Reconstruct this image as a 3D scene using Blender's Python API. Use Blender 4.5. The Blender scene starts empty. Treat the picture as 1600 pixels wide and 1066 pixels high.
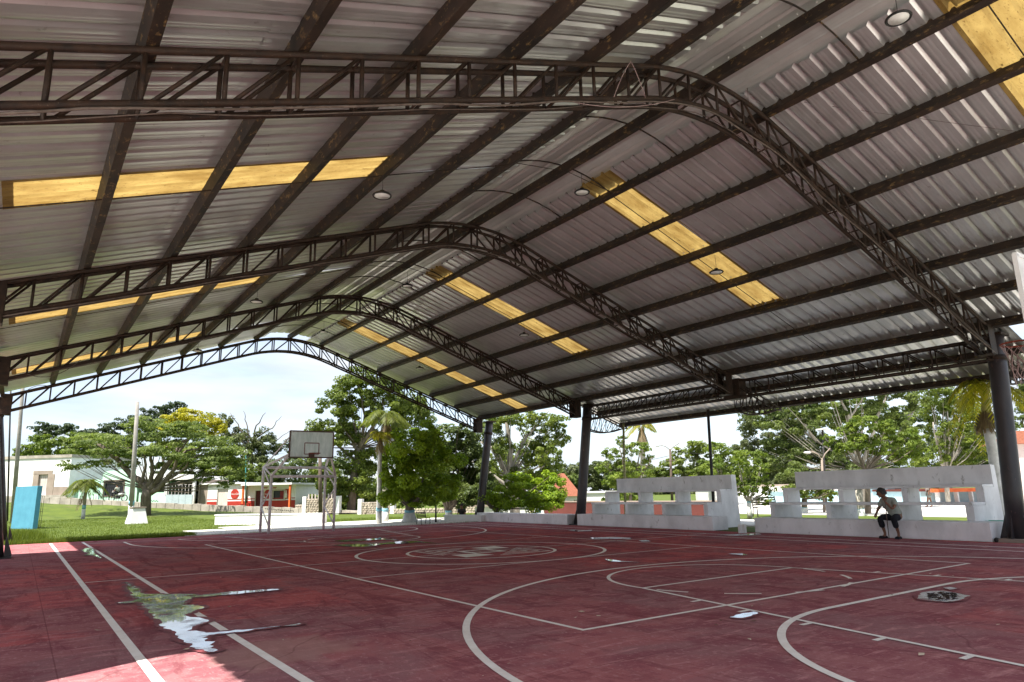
import bpy, math, random
import numpy as np
from mathutils import Vector, Matrix
S = bpy.context.scene
COL = S.collection
rnd = random.Random(7)
nrg = np.random.RandomState(11)
PI = math.pi
R = math.radians

# ------------------------------------------------------------------ camera
CAM = Vector((-9.4154, -14.7798, 1.4103))
YAW, PITCH, ROLL, FPX = 0.61609, 0.216817, -0.021338, 1070.61
_f = Vector((math.sin(YAW)*math.cos(PITCH), math.cos(YAW)*math.cos(PITCH), math.sin(PITCH)))
_r = Vector((math.cos(YAW), -math.sin(YAW), 0)); _u = _r.cross(_f)
CR = _r*math.cos(ROLL) + _u*math.sin(ROLL); CU = -_r*math.sin(ROLL) + _u*math.cos(ROLL)
cd = bpy.data.cameras.new('camera'); cam = bpy.data.objects.new('camera', cd); COL.objects.link(cam)
cd.sensor_width = 36; cd.lens = 36*FPX/1600; cd.clip_start = .05; cd.clip_end = 2000
M = Matrix((CR, CU, -_f)).transposed().to_4x4(); M.translation = CAM; cam.matrix_world = M
S.camera = cam
def at(px, py, d):
    """world point at depth d (metres along the view axis) seen at photo position px,py"""
    return CAM + (_f + CR*((px-800)/FPX) - CU*((py-533)/FPX))*d
def m(px, d): return px*d/FPX

# ------------------------------------------------------------------ world, sun, exposure
SUNV = Vector((-.52, -.16, 1)).normalized()
w = bpy.data.worlds.new('World'); S.world = w; w.use_nodes = True
nt = w.node_tree; N = nt.nodes; L = nt.links; bg = N['Background']; bg.inputs['Strength'].default_value = .108
sky = N.new('ShaderNodeTexSky'); sky.sky_type = 'NISHITA'; sky.sun_disc = False
sky.sun_elevation = math.asin(SUNV.z); sky.sun_rotation = math.atan2(SUNV.x, SUNV.y); sky.dust_density = 1.5
tc = N.new('ShaderNodeTexCoord'); mp = N.new('ShaderNodeMapping'); mp.inputs['Scale'].default_value = (1.0, 1.0, 4.5)
L.new(tc.outputs['Generated'], mp.inputs['Vector'])
n1 = N.new('ShaderNodeTexNoise'); n1.inputs['Scale'].default_value = 2.1; n1.inputs['Detail'].default_value = 7; n1.inputs['Roughness'].default_value = .55; n1.inputs['Distortion'].default_value = .5
L.new(mp.outputs['Vector'], n1.inputs['Vector'])
r1 = N.new('ShaderNodeValToRGB'); r1.color_ramp.elements[0].position = .33; r1.color_ramp.elements[0].color = (.42,)*3+(1,)
r1.color_ramp.elements[1].position = .6; r1.color_ramp.elements[1].color = (1,)*3+(1,)
L.new(n1.outputs['Fac'], r1.inputs['Fac'])
n2 = N.new('ShaderNodeTexNoise'); n2.inputs['Scale'].default_value = 5.5; n2.inputs['Detail'].default_value = 6; L.new(mp.outputs['Vector'], n2.inputs['Vector'])
cr2 = N.new('ShaderNodeValToRGB'); cr2.color_ramp.elements[0].color = (2.05, 2.45, 3.05, 1); cr2.color_ramp.elements[0].position = .3
cr2.color_ramp.elements[1].color = (3.1, 3.22, 3.4, 1); cr2.color_ramp.elements[1].position = .7
L.new(n2.outputs['Fac'], cr2.inputs['Fac'])
mx = N.new('ShaderNodeMix'); mx.data_type = 'RGBA'; L.new(r1.outputs['Color'], mx.inputs['Factor']); L.new(sky.outputs['Color'], mx.inputs['A']); L.new(cr2.outputs['Color'], mx.inputs['B'])
L.new(mx.outputs['Result'], bg.inputs['Color'])
sd = bpy.data.lights.new('sun', 'SUN'); sd.energy = 3.6; sd.angle = R(.6); sd.color = (1, .95, .86)
sun = bpy.data.objects.new('sun', sd); COL.objects.link(sun); sun.rotation_euler = SUNV.to_track_quat('Z', 'Y').to_euler()
S.view_settings.view_transform = 'Standard'; S.view_settings.look = 'None'; S.view_settings.exposure = 1.7; S.view_settings.gamma = 1
S.view_settings.use_curve_mapping = False
S.cycles.max_bounces = 8; S.cycles.diffuse_bounces = 5; S.cycles.transparent_max_bounces = 12

# ------------------------------------------------------------------ materials
MATS = {}
def mat(name, c1, c2=None, rough=.8, scale=4, detail=6, bump=0, bscale=None, metal=0, spec=.3, stretch=None, speck=None, trans=0, ramp=(.35, .65), coord='Object'):
    """procedural noise-mixed material; speck=(colour, scale, threshold) adds dirt spots"""
    mt = bpy.data.materials.new(name); mt.use_nodes = True; t = mt.node_tree; n = t.nodes; l = t.links
    b = n['Principled BSDF']; b.inputs['Roughness'].default_value = rough; b.inputs['Metallic'].default_value = metal
    b.inputs['Specular IOR Level'].default_value = spec
    tcn = n.new('ShaderNodeTexCoord'); mpn = n.new('ShaderNodeMapping')
    if stretch: mpn.inputs['Scale'].default_value = stretch
    if coord == 'World':
        g = n.new('ShaderNodeNewGeometry'); l.new(g.outputs['Position'], mpn.inputs['Vector'])
    else: l.new(tcn.outputs[coord], mpn.inputs['Vector'])
    nz = n.new('ShaderNodeTexNoise'); nz.inputs['Scale'].default_value = scale; nz.inputs['Detail'].default_value = detail; nz.inputs['Roughness'].default_value = .6
    l.new(mpn.outputs['Vector'], nz.inputs['Vector'])
    rp = n.new('ShaderNodeValToRGB'); rp.color_ramp.elements[0].position, rp.color_ramp.elements[1].position = ramp
    c2 = c2 or tuple(x*.8 for x in c1)
    rp.color_ramp.elements[0].color = (*c2, 1); rp.color_ramp.elements[1].color = (*c1, 1)
    l.new(nz.outputs['Fac'], rp.inputs['Fac']); out = rp.outputs['Color']
    if speck:
        sn = n.new('ShaderNodeTexNoise'); sn.inputs['Scale'].default_value = speck[1]; sn.inputs['Detail'].default_value = 8; sn.inputs['Roughness'].default_value = .7
        l.new(mpn.outputs['Vector'], sn.inputs['Vector'])
        sr = n.new('ShaderNodeValToRGB'); sr.color_ramp.elements[0].position = speck[2]; sr.color_ramp.elements[1].position = speck[2]+.09
        l.new(sn.outputs['Fac'], sr.inputs['Fac'])
        sm = n.new('ShaderNodeMix'); sm.data_type = 'RGBA'; l.new(sr.outputs['Color'], sm.inputs['Factor']); l.new(out, sm.inputs['A']); sm.inputs['B'].default_value = (*speck[0], 1)
        out = sm.outputs['Result']
    l.new(out, b.inputs['Base Color'])
    if bump:
        bn = n.new('ShaderNodeTexNoise'); bn.inputs['Scale'].default_value = bscale or scale*6; bn.inputs['Detail'].default_value = 5
        l.new(mpn.outputs['Vector'], bn.inputs['Vector'])
        bp = n.new('ShaderNodeBump'); bp.inputs['Strength'].default_value = bump; bp.inputs['Distance'].default_value = .02
        l.new(bn.outputs['Fac'], bp.inputs['Height']); l.new(bp.outputs['Normal'], b.inputs['Normal'])
    if trans:
        tr = n.new('ShaderNodeBsdfTranslucent'); l.new(out, tr.inputs['Color'])
        ms = n.new('ShaderNodeMixShader'); ms.inputs['Fac'].default_value = trans
        l.new(b.outputs[0], ms.inputs[1]); l.new(tr.outputs[0], ms.inputs[2]); l.new(ms.outputs[0], n['Material Output'].inputs['Surface'])
    MATS[name] = mt
    return mt
def leafmat(name, dark, lite, trans=.35, rough=.55):
    """leaf colour varies leaf by leaf through the 'v' attribute"""
    mt = bpy.data.materials.new(name); mt.use_nodes = True; t = mt.node_tree; n = t.nodes; l = t.links
    b = n['Principled BSDF']; b.inputs['Roughness'].default_value = rough; b.inputs['Specular IOR Level'].default_value = .35
    a = n.new('ShaderNodeAttribute'); a.attribute_name = 'v'
    rp = n.new('ShaderNodeValToRGB'); rp.color_ramp.elements[0].color = (*dark, 1); rp.color_ramp.elements[1].color = (*lite, 1)
    l.new(a.outputs['Fac'], rp.inputs['Fac']); l.new(rp.outputs['Color'], b.inputs['Base Color'])
    tr = n.new('ShaderNodeBsdfTranslucent')
    hs = n.new('ShaderNodeHueSaturation'); hs.inputs['Value'].default_value = 1.6; hs.inputs['Saturation'].default_value = 1.1; l.new(rp.outputs['Color'], hs.inputs['Color']); l.new(hs.outputs['Color'], tr.inputs['Color'])
    ms = n.new('ShaderNodeMixShader'); ms.inputs['Fac'].default_value = trans
    l.new(b.outputs[0], ms.inputs[1]); l.new(tr.outputs[0], ms.inputs[2]); l.new(ms.outputs[0], n['Material Output'].inputs['Surface'])
    return mt
def smooth_steel(): pass
m_steel = mat('dark_steel', (.015, .010, .008), (.040, .021, .012), rough=.6, scale=7, spec=.22, speck=((.22, .17, .13), 34, .62))
m_purlin = mat('rusty_steel', (.034, .020, .013), (.010, .007, .0055), rough=.65, scale=3.2, spec=.3, stretch=(1, .5, 1), speck=((.16, .10, .04), 13, .56), coord='World')
m_sheet = mat('zinc_sheet', (.66, .66, .65), (.50, .50, .49), rough=.28, scale=1.1, metal=.68, spec=.5, speck=((.25, .21, .19), 5, .63), coord='World', ramp=(.3, .7))
m_ridge = mat('zinc_ridge', (.64, .63, .60), (.52, .51, .49), rough=.30, scale=1.4, metal=.55, spec=.5, coord='World', ramp=(.3, .7))
m_conc = mat('painted_concrete', (.86, .85, .87), (.70, .69, .705), rough=.85, scale=1.5, bump=.25, bscale=24, speck=((.40, .38, .37), 5, .60), stretch=(1, 1, .55), ramp=(.38, .60))
m_white = mat('white_paint', (.80, .79, .78), (.70, .69, .67), rough=.8, scale=1.5, bump=.1, bscale=20)
m_walk = mat('pale_slab', (.70, .67, .62), (.58, .55, .50), rough=.9, scale=1.2, coord='World', speck=((.22, .22, .13), 2.5, .62))
m_trunk = mat('bark', (.20, .165, .13), (.11, .088, .068), rough=.95, scale=6, bump=.5, stretch=(1, 1, .3))
m_palebark = mat('pale_bark', (.42, .39, .34), (.24, .21, .17), rough=.95, scale=5, bump=.4, stretch=(1, 1, .4))
m_limed = mat('limewashed_bark', (.72, .72, .70), (.5, .5, .48), rough=.9, scale=4, bump=.3)
m_bluewash = mat('blue_band', (.25, .52, .62), (.2, .4, .5), rough=.9)
m_cyanwall = mat('cyan_wall', (.09, .29, .40), (.07, .24, .34), rough=.8, scale=2, bump=.15, bscale=25)
m_lightblue = mat('light_blue_wall', (.42, .60, .66), (.36, .53, .60), rough=.85)
m_mint = mat('mint_wall', (.50, .74, .58), (.44, .66, .52), rough=.85, scale=1.5)
m_tan = mat('tan_plaster', (.32, .26, .215), (.25, .20, .165), rough=.9, scale=1.5)
m_stone = mat('stone', (.55, .47, .38), (.34, .28, .22), rough=.95, scale=2, bump=.5, coord='World')
m_kerb = mat('kerb_stone', (.42, .38, .33), (.26, .235, .20), rough=.95, scale=1.5, bump=.4, coord='World')
m_red = mat('red_paint', (.40, .035, .022), (.33, .03, .02), rough=.6)
m_redwall = mat('red_wall', (.115, .032, .026), (.09, .026, .02), rough=.85, scale=1.2)
m_orange = mat('orange_post', (.7, .16, .04), (.55, .1, .03), rough=.6)
m_roofred = mat('red_tiles', (.24, .085, .048), (.16, .055, .032), rough=.9, scale=8)
m_darkglass = mat('dark_opening', (.025, .025, .03), (.015, .015, .02), rough=.3, spec=.5)
m_iron = mat('black_iron', (.02, .02, .022), (.035, .03, .028), rough=.5)
m_wood = mat('grey_wood', (.62, .56, .52), (.45, .38, .35), rough=.9, scale=6, stretch=(3, 3, .3))
m_galv = mat('galvanised_tube', (.74, .70, .70), (.60, .55, .55), rough=.6, scale=5, metal=.0, speck=((.2, .12, .08), 12, .6))
m_polec = mat('concrete_pole', (.33, .31, .285), (.23, .215, .20), rough=.9, scale=3)
m_polew = mat('wooden_pole', (.15, .11, .09), (.1, .075, .06), rough=.9, scale=4)
m_skin = mat('skin', (.22, .105, .065), (.18, .085, .052), rough=.55, spec=.3)
m_shirt = mat('grey_shirt', (.34, .36, .31), (.27, .29, .25), rough=.9, scale=9, bump=.3)
m_trouser = mat('black_trousers', (.010, .011, .016), (.018, .018, .022), rough=.9, scale=9)
m_hair = mat('grey_hair', (.05, .042, .038), (.02, .017, .015), rough=.7, scale=30)
m_paint = mat('court_paint', (.93, .89, .85), (.82, .76, .71), rough=.7, scale=5, coord='World', speck=((.38, .22, .19), 9, .67))
m_lens = mat('lamp_lens', (.75, .75, .72), rough=.3, spec=.5)
m_rim = mat('red_rim', (.26, .05, .025), (.16, .035, .025), rough=.5)
m_net = mat('net_cord', (.42, .32, .30), (.3, .2, .2), rough=.9)
m_cable = mat('grey_cable', (.15, .12, .10), (.08, .06, .05), rough=.8, scale=10)
m_carpaint = mat('pale_car_paint', (.70, .72, .72), rough=.3, spec=.5)
m_grille = mat('faded_panel', (.42, .50, .53), (.36, .43, .46), rough=.6)
m_drygrass = mat('dry_fronds', (.30, .23, .14), (.18, .13, .08), rough=.95, scale=12)
m_hill = mat('hill', (.07, .10, .045), (.04, .065, .03), rough=.95, scale=.2, coord='World')

# skylight: yellow translucent fibre sheet
def skylight_mat():
    mt = mat('yellow_fibre_sheet', (.46, .32, .105), (.27, .165, .045), rough=.6, scale=1.7, trans=.5, speck=((.17, .10, .03), 16, .57), coord='World', stretch=(.8, 1.8, 1))
    return mt
m_sky = skylight_mat()
# clear backboard: scuffed acrylic
m_board = mat('scuffed_acrylic', (.86, .89, .88), (.62, .68, .66), rough=.5, scale=3, stretch=(2, 1, .5), trans=.5)
# water film; pale lavender base colour stands in for diffusely reflected sky
m_water = bpy.data.materials.new('water_film'); m_water.use_nodes = True
_t = m_water.node_tree; _b = _t.nodes['Principled BSDF']; _b.inputs['Base Color'].default_value = (.34, .32, .36, 1); _b.inputs['Roughness'].default_value = .03; _b.inputs['IOR'].default_value = 1.6
_n = _t.nodes.new('ShaderNodeTexNoise'); _n.inputs['Scale'].default_value = 3.5; _g = _t.nodes.new('ShaderNodeNewGeometry'); _t.links.new(_g.outputs['Position'], _n.inputs['Vector']); _m = _t.nodes.new('ShaderNodeMapRange'); _m.inputs['From Min'].default_value = .45; _m.inputs['From Max'].default_value = .7; _m.inputs['To Min'].default_value = .09; _m.inputs['To Max'].default_value = .34; _t.links.new(_n.outputs['Fac'], _m.inputs['Value']); _t.links.new(_m.outputs[0], _b.inputs['Roughness']); _b.inputs['Specular IOR Level'].default_value = .9; _b.inputs['Coat Weight'].default_value = 1; _b.inputs['Coat Roughness'].default_value = .02

m_damp = mat('damp_concrete', (.26, .07, .08), (.20, .055, .065), rough=.55, spec=.06, scale=4, coord='World')
_o = _t.nodes['Material Output']; _tr = _t.nodes.new('ShaderNodeBsdfTransparent'); _mx = _t.nodes.new('ShaderNodeMixShader'); _n2 = _t.nodes.new('ShaderNodeTexNoise'); _n2.inputs['Scale'].default_value = 2.6; _n2.inputs['Detail'].default_value = 7; _n2.inputs['Roughness'].default_value = .62
_t.links.new(_g.outputs['Position'], _n2.inputs['Vector']); _r2 = _t.nodes.new('ShaderNodeValToRGB'); _r2.color_ramp.elements[0].position = .30; _r2.color_ramp.elements[1].position = .50; _t.links.new(_n2.outputs['Fac'], _r2.inputs['Fac'])
_t.links.new(_r2.outputs['Color'], _mx.inputs['Fac']); _t.links.new(_tr.outputs[0], _mx.inputs[1]); _t.links.new(_b.outputs[0], _mx.inputs[2]); _t.links.new(_mx.outputs[0], _o.inputs['Surface'])
def court_mat():
    mt = bpy.data.materials.new('red_court_concrete'); mt.use_nodes = True; t = mt.node_tree; n = t.nodes; l = t.links; b = n['Principled BSDF']
    g = n.new('ShaderNodeNewGeometry'); pos = g.outputs['Position']
    def noise(sc, det=6, ro=.6, st=None, dist=0):
        x = n.new('ShaderNodeTexNoise'); x.inputs['Scale'].default_value = sc; x.inputs['Detail'].default_value = det; x.inputs['Roughness'].default_value = ro; x.inputs['Distortion'].default_value = dist
        if st:
            mpp = n.new('ShaderNodeMapping'); mpp.inputs['Scale'].default_value = st; l.new(pos, mpp.inputs['Vector']); l.new(mpp.outputs[0], x.inputs['Vector'])
        else: l.new(pos, x.inputs['Vector'])
        return x.outputs['Fac']
    def ramp(f, a, b_, ca=(0, 0, 0), cb=(1, 1, 1)):
        x = n.new('ShaderNodeValToRGB'); x.color_ramp.elements[0].position = a; x.color_ramp.elements[1].position = b_
        x.color_ramp.elements[0].color = (*ca, 1); x.color_ramp.elements[1].color = (*cb, 1); l.new(f, x.inputs['Fac']); return x.outputs['Color']
    def mix(f, a, c, k=1):
        x = n.new('ShaderNodeMix'); x.data_type = 'RGBA'
        if k != 1:
            mm = n.new('ShaderNodeMath'); mm.operation = 'MULTIPLY'; mm.inputs[1].default_value = k; l.new(f, mm.inputs[0]); f = mm.outputs[0]
        l.new(f, x.inputs['Factor'])
        for s_, v in (('A', a), ('B', c)):
            if isinstance(v, tuple): x.inputs[s_].default_value = (*v, 1)
            else: l.new(v, x.inputs[s_])
        return x.outputs['Result']
    # paint coats: three reds in big rectangular pours plus cloudy wear
    col = ramp(noise(.55, 6, .62, dist=.4), .44, .56, (.35, .142, .150), (.51, .132, .134))
    # rectangular repaint patches by position (brick texture = concrete bays)
    br = n.new('ShaderNodeTexBrick'); br.inputs['Scale'].default_value = 1; br.inputs['Brick Width'].default_value = 4.1; br.inputs['Row Height'].default_value = 5.2
    br.inputs['Mortar Size'].default_value = .0; br.offset = .35
    br.inputs['Color1'].default_value = (0, 0, 0, 1); br.inputs['Color2'].default_value = (1, 1, 1, 1)
    mpp = n.new('ShaderNodeMapping'); mpp.inputs['Location'].default_value = (1.3, .4, 0); l.new(pos, mpp.inputs['Vector'])
    ds = n.new('ShaderNodeVectorMath'); ds.operation = 'ADD'; l.new(mpp.outputs[0], ds.inputs[0])
    nv = n.new('ShaderNodeTexNoise'); nv.inputs['Scale'].default_value = 1.4; l.new(pos, nv.inputs['Vector'])
    sc_ = n.new('ShaderNodeVectorMath'); sc_.operation = 'SCALE'; sc_.inputs['Scale'].default_value = .35; l.new(nv.outputs['Color'], sc_.inputs[0]); l.new(sc_.outputs[0], ds.inputs[1]); l.new(ds.outputs[0], br.inputs['Vector'])
    col = mix(br.outputs['Color'], col, (.295, .155, .168), .8)
    col = mix(ramp(noise(1.7, 8, .65, (1, 1, 1), .6), .47, .58), col, (.25, .080, .100), .65)
    col = mix(ramp(noise(3.5, 8, .72, (.5, 2.2, 1), .3), .54, .66), col, (.60, .30, .30), .6)
    col = mix(ramp(noise(22, 8, .75, (1, .5, 1)), .55, .64), col, (.62, .36, .36), .5)
    col = mix(ramp(noise(45, 6, .75), .57, .65), col, (.12, .035, .04), .55)
    col = mix(ramp(noise(.9, 9, .7, (2.4, .5, 1), 1.2), .53, .62), col, (.17, .045, .055), .5)
    jb = n.new('ShaderNodeTexBrick'); jb.inputs['Scale'].default_value = 1; jb.inputs['Brick Width'].default_value = 3.0; jb.inputs['Row Height'].default_value = 3.4; jb.offset = 0
    jb.inputs['Mortar Size'].default_value = .007; jb.inputs['Mortar Smooth'].default_value = .3; l.new(pos, jb.inputs['Vector'])
    col = mix(jb.outputs['Fac'], col, (.14, .05, .055), .45)
    # bare worn concrete by the left touchline
    vm = n.new('ShaderNodeVectorMath'); vm.operation = 'DISTANCE'; vm.inputs[1].default_value = (-7.25, -7.9, 0); 
    st2 = n.new('ShaderNodeVectorMath'); st2.operation = 'MULTIPLY'; st2.inputs[1].default_value = (1, 1, 0); l.new(pos, st2.inputs[0]); l.new(st2.outputs[0], vm.inputs[0])
    ad = n.new('ShaderNodeMath'); ad.operation = 'MULTIPLY_ADD'; l.new(noise(2.2, 5), ad.inputs[0]); ad.inputs[1].default_value = .47; dv = n.new('ShaderNodeMath'); dv.operation = 'MULTIPLY'; dv.inputs[1].default_value = .333; l.new(vm.outputs['Value'], dv.inputs[0]); l.new(dv.outputs[0], ad.inputs[2])
    col = mix(ramp(ad.outputs[0], .40, .47, (1, 1, 1), (0, 0, 0)), col, (.44, .26, .23), .55)
    # hairline cracks
    vo = n.new('ShaderNodeTexVoronoi'); vo.feature = 'DISTANCE_TO_EDGE'; vo.inputs['Scale'].default_value = .24; l.new(ds.outputs[0], vo.inputs['Vector'])
    col = mix(ramp(vo.outputs['Distance'], .0, .004, (1, 1, 1), (0, 0, 0)), col, (.08, .03, .03), .35)
    l.new(col, b.inputs['Base Color'])
    rr = ramp(noise(1.1, 6), .3, .7, (.42,)*3, (.68,)*3); l.new(rr, b.inputs['Roughness']); b.inputs['Specular IOR Level'].default_value = 0
    bp = n.new('ShaderNodeBump'); bp.inputs['Strength'].default_value = .12; bp.inputs['Distance'].default_value = .01; l.new(noise(35, 5), bp.inputs['Height']); l.new(bp.outputs[0], b.inputs['Normal'])
    return mt
m_court = court_mat()
def lawn_mat():
    mt = mat('lawn', (.095, .128, .014), (.056, .084, .010), rough=.95, scale=1.1, coord='World', bump=.6, bscale=14, speck=((.13, .11, .05), .35, .60))
    return mt
m_lawn = lawn_mat()
m_dirt = mat('dusty_road', (.42, .37, .30), (.33, .28, .22), rough=.95, scale=.8, coord='World')

# ------------------------------------------------------------------ mesh helpers
def link(name, me, mt, parent=None, smooth=False):
    o = bpy.data.objects.new(name, me); COL.objects.link(o)
    if mt is not None and not me.materials: me.materials.append(mt)
    if parent is not None: o.parent = parent; o.matrix_parent_inverse = parent.matrix_world.inverted() if False else Matrix.Identity(4)
    if smooth: me.shade_smooth()
    return o
def npmesh(name, V, F, vals=None):
    V = np.asarray(V, np.float32); F = np.asarray(F, np.int32); k = F.shape[1]
    me = bpy.data.meshes.new(name); me.vertices.add(len(V)); me.vertices.foreach_set('co', V.ravel())
    me.loops.add(F.size); me.loops.foreach_set('vertex_index', F.ravel()); me.polygons.add(len(F))
    me.polygons.foreach_set('loop_start', np.arange(0, F.size, k, dtype=np.int32)); me.polygons.foreach_set('loop_total', np.full(len(F), k, np.int32))
    if vals is not None:
        a = me.attributes.new('v', 'FLOAT', 'FACE'); a.data.foreach_set('value', np.asarray(vals, np.float32))
    me.update(calc_edges=True); return me
class MB:
    """collects shapes into one mesh"""
    def __init__(s): s.v = []; s.f = []
    def add(s, vs, fs):
        b = len(s.v); s.v += [tuple(x) for x in vs]; s.f += [tuple(i+b for i in f) for f in fs]; return s
    def box(s, a, b):
        x0, y0, z0 = a; x1, y1, z1 = b
        return s.add([(x0,y0,z0),(x1,y0,z0),(x1,y1,z0),(x0,y1,z0),(x0,y0,z1),(x1,y0,z1),(x1,y1,z1),(x0,y1,z1)],
                     [(0,3,2,1),(4,5,6,7),(0,1,5,4),(1,2,6,5),(2,3,7,6),(3,0,4,7)])
    def bar(s, a, b, wx, wz, up=(0,0,1)):
        a = Vector(a); b = Vector(b); d = (b-a).normalized(); u = Vector(up); sd_ = d.cross(u)
        if sd_.length < 1e-3: sd_ = d.cross(Vector((0,1,0)))
        sd_.normalize(); u = sd_.cross(d).normalized(); vs = []
        for p in (a, b):
            for i, j in ((-1,-1),(1,-1),(1,1),(-1,1)): vs.append(p+sd_*i*wx/2+u*j*wz/2)
        return s.add(vs, [(0,3,2,1),(4,5,6,7),(0,1,5,4),(1,2,6,5),(2,3,7,6),(3,0,4,7)])
    def tube(s, pts, rad, n=8, caps=True):
        pts = [Vector(p) for p in pts]; k = len(pts)
        rs = rad if isinstance(rad, (list, tuple)) else [rad]*k
        vs = []; prev = None
        for i, p in enumerate(pts):
            d = (pts[min(i+1,k-1)]-pts[max(i-1,0)]).normalized()
            if prev is None:
                u = Vector((0,0,1)) if abs(d.z) < .9 else Vector((1,0,0))
                a = d.cross(u).normalized()
            else:
                a = (prev - d*prev.dot(d))
                a = a.normalized() if a.length > 1e-5 else d.cross(Vector((0,0,1))).normalized()
            prev = a; b = d.cross(a)
            for j in range(n):
                t = 2*PI*j/n; vs.append(p+(a*math.cos(t)+b*math.sin(t))*rs[i])
        fs = [(i*n+j, i*n+(j+1)%n, (i+1)*n+(j+1)%n, (i+1)*n+j) for i in range(k-1) for j in range(n)]
        if caps: fs += [tuple(range(n))[::-1], tuple(range((k-1)*n, k*n))]
        return s.add(vs, fs)
    def prism(s, poly, h0, h1, ax=2):
        """extrude polygon (list of 2D) along axis ax from h0 to h1"""
        def P(p, h): return (p[0],p[1],h) if ax == 2 else ((p[0],h,p[1]) if ax == 1 else (h,p[0],p[1]))
        n = len(poly); vs = [P(p,h0) for p in poly]+[P(p,h1) for p in poly]
        return s.add(vs, [tuple(range(n))[::-1], tuple(range(n,2*n))]+[(i,(i+1)%n,(i+1)%n+n,i+n) for i in range(n)])
    def ball(s, c, r, nu=10, nv=7):
        vs = []; r = r if isinstance(r, (tuple, list)) else (r,r,r)
        for i in range(nv+1):
            for j in range(nu):
                t = PI*i/nv; q = 2*PI*j/nu; vs.append((c[0]+r[0]*math.sin(t)*math.cos(q), c[1]+r[1]*math.sin(t)*math.sin(q), c[2]+r[2]*math.cos(t)))
        return s.add(vs, [(i*nu+j, (i+1)*nu+j, (i+1)*nu+(j+1)%nu, i*nu+(j+1)%nu) for i in range(nv) for j in range(nu)])
    def torus(s, c, R_, r, axis=2, nu=24, nv=6):
        vs = []
        for i in range(nu):
            for j in range(nv):
                a = 2*PI*i/nu; b = 2*PI*j/nv; rr = R_+r*math.cos(b); q = [rr*math.cos(a), rr*math.sin(a), r*math.sin(b)]
                if axis == 0: q = [q[2], q[0], q[1]]
                elif axis == 1: q = [q[0], q[2], q[1]]
                vs.append((c[0]+q[0], c[1]+q[1], c[2]+q[2]))
        return s.add(vs, [(i*nv+j, ((i+1)%nu)*nv+j, ((i+1)%nu)*nv+(j+1)%nv, i*nv+(j+1)%nv) for i in range(nu) for j in range(nv)])
    def build(s, name, mt, parent=None, smooth=False, bevel=0):
        me = bpy.data.meshes.new(name); me.from_pydata(s.v, [], s.f); me.update()
        o = link(name, me, mt, parent, smooth)
        if bevel:
            md = o.modifiers.new('bevel', 'BEVEL'); md.width = bevel; md.segments = 2; md.limit_method = 'ANGLE'
        return o
def tag(o, label=None, cat=None, group=None, kind=None):
    if label: o['label'] = label
    if cat: o['category'] = cat
    if group: o['group'] = group
    if kind: o['kind'] = kind
    return o
def thing(name, label, cat, group=None, loc=(0,0,0), rz=0, scale=1):
    o = bpy.data.objects.new(name, None); COL.objects.link(o); o.location = loc; o.rotation_euler = (0,0,rz); o.scale = (scale,)*3
    o.empty_display_size = .2
    return tag(o, label, cat, group)
def copy_tree(o, parent=None):
    c = o.copy(); COL.objects.link(c); c.parent = parent
    for ch in list(o.children): copy_tree(ch, c)
    return c
def text_mesh(txt, size, mt, parent, loc, rot, name='lettering', shear=0, depth=.004):
    cu = bpy.data.curves.new(name, 'FONT'); cu.body = txt; cu.size = size; cu.align_x = 'CENTER'; cu.align_y = 'CENTER'; cu.shear = shear; cu.extrude = depth
    to = bpy.data.objects.new(name, cu); COL.objects.link(to)
    me = bpy.data.meshes.new_from_object(to.evaluated_get(bpy.context.evaluated_depsgraph_get())); bpy.data.objects.remove(to)
    me.materials.clear(); o = link(name, me, mt, parent); o.location = loc; o.rotation_euler = rot; return o

# ------------------------------------------------------------------ ground (one sheet to the horizon, gently rising away from the court)
GC = [(100,783,66),(60,784,66),(20,786,66),(200,787,64),(300,791,64),(400,797,62),(500,802,58),(560,803,56),(215,817,42),(129,811,50),(640,816,36),(700,812,40),(800,808,40)]
GP = []
for px, py, d in GC:
    p = at(px, py, d); GP.append((p.x, p.y, p.z))
for x in range(-14, 15, 4):
    for y in range(-20, 24, 4): GP.append((x, y, -.02))
for x, y in ((20,0),(20,10),(20,20),(20,-10),(40,0),(40,20),(40,-20),(15,30),(30,40),(60,10),(80,-20),(80,60),(150,0),(150,150),(-60,-60),(60,-80),(0,-80),(-30,0),(-40,-20),(200,300),(0,300),(-100,300)): GP.append((x, y, -.02 if y < 200 else .8))
GP = np.array(GP)
def gz(x, y):
    d2 = (GP[:,0]-x)**2+(GP[:,1]-y)**2+1.0; wgt = 1/d2**2.2
    return float((wgt*GP[:,2]).sum()/wgt.sum())
xs = np.concatenate([np.linspace(-700,-60,12), np.linspace(-50,90,71), np.linspace(100,700,12)])
ys = np.concatenate([np.linspace(-300,-40,8), np.linspace(-30,110,71), np.linspace(120,900,14)])
V = [(x, y, (gz(x, y) if not (-12 < x < 13 and -22 < y < 18) else -.03)) for y in ys for x in xs]
nx = len(xs); F = [(j*nx+i, j*nx+i+1, (j+1)*nx+i+1, (j+1)*nx+i) for j in range(len(ys)-1) for i in range(nx-1)]
g = link('ground', npmesh('ground', V, F), m_lawn, smooth=True); tag(g, kind='structure')
# court slab
b = MB().prism([(-11.2,-15.4),(9.72,-15.4),(9.72,15.0),(-11.2,15.0)], -.12, 0)
court = b.build('court_floor', m_court); tag(court, kind='structure')

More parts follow.
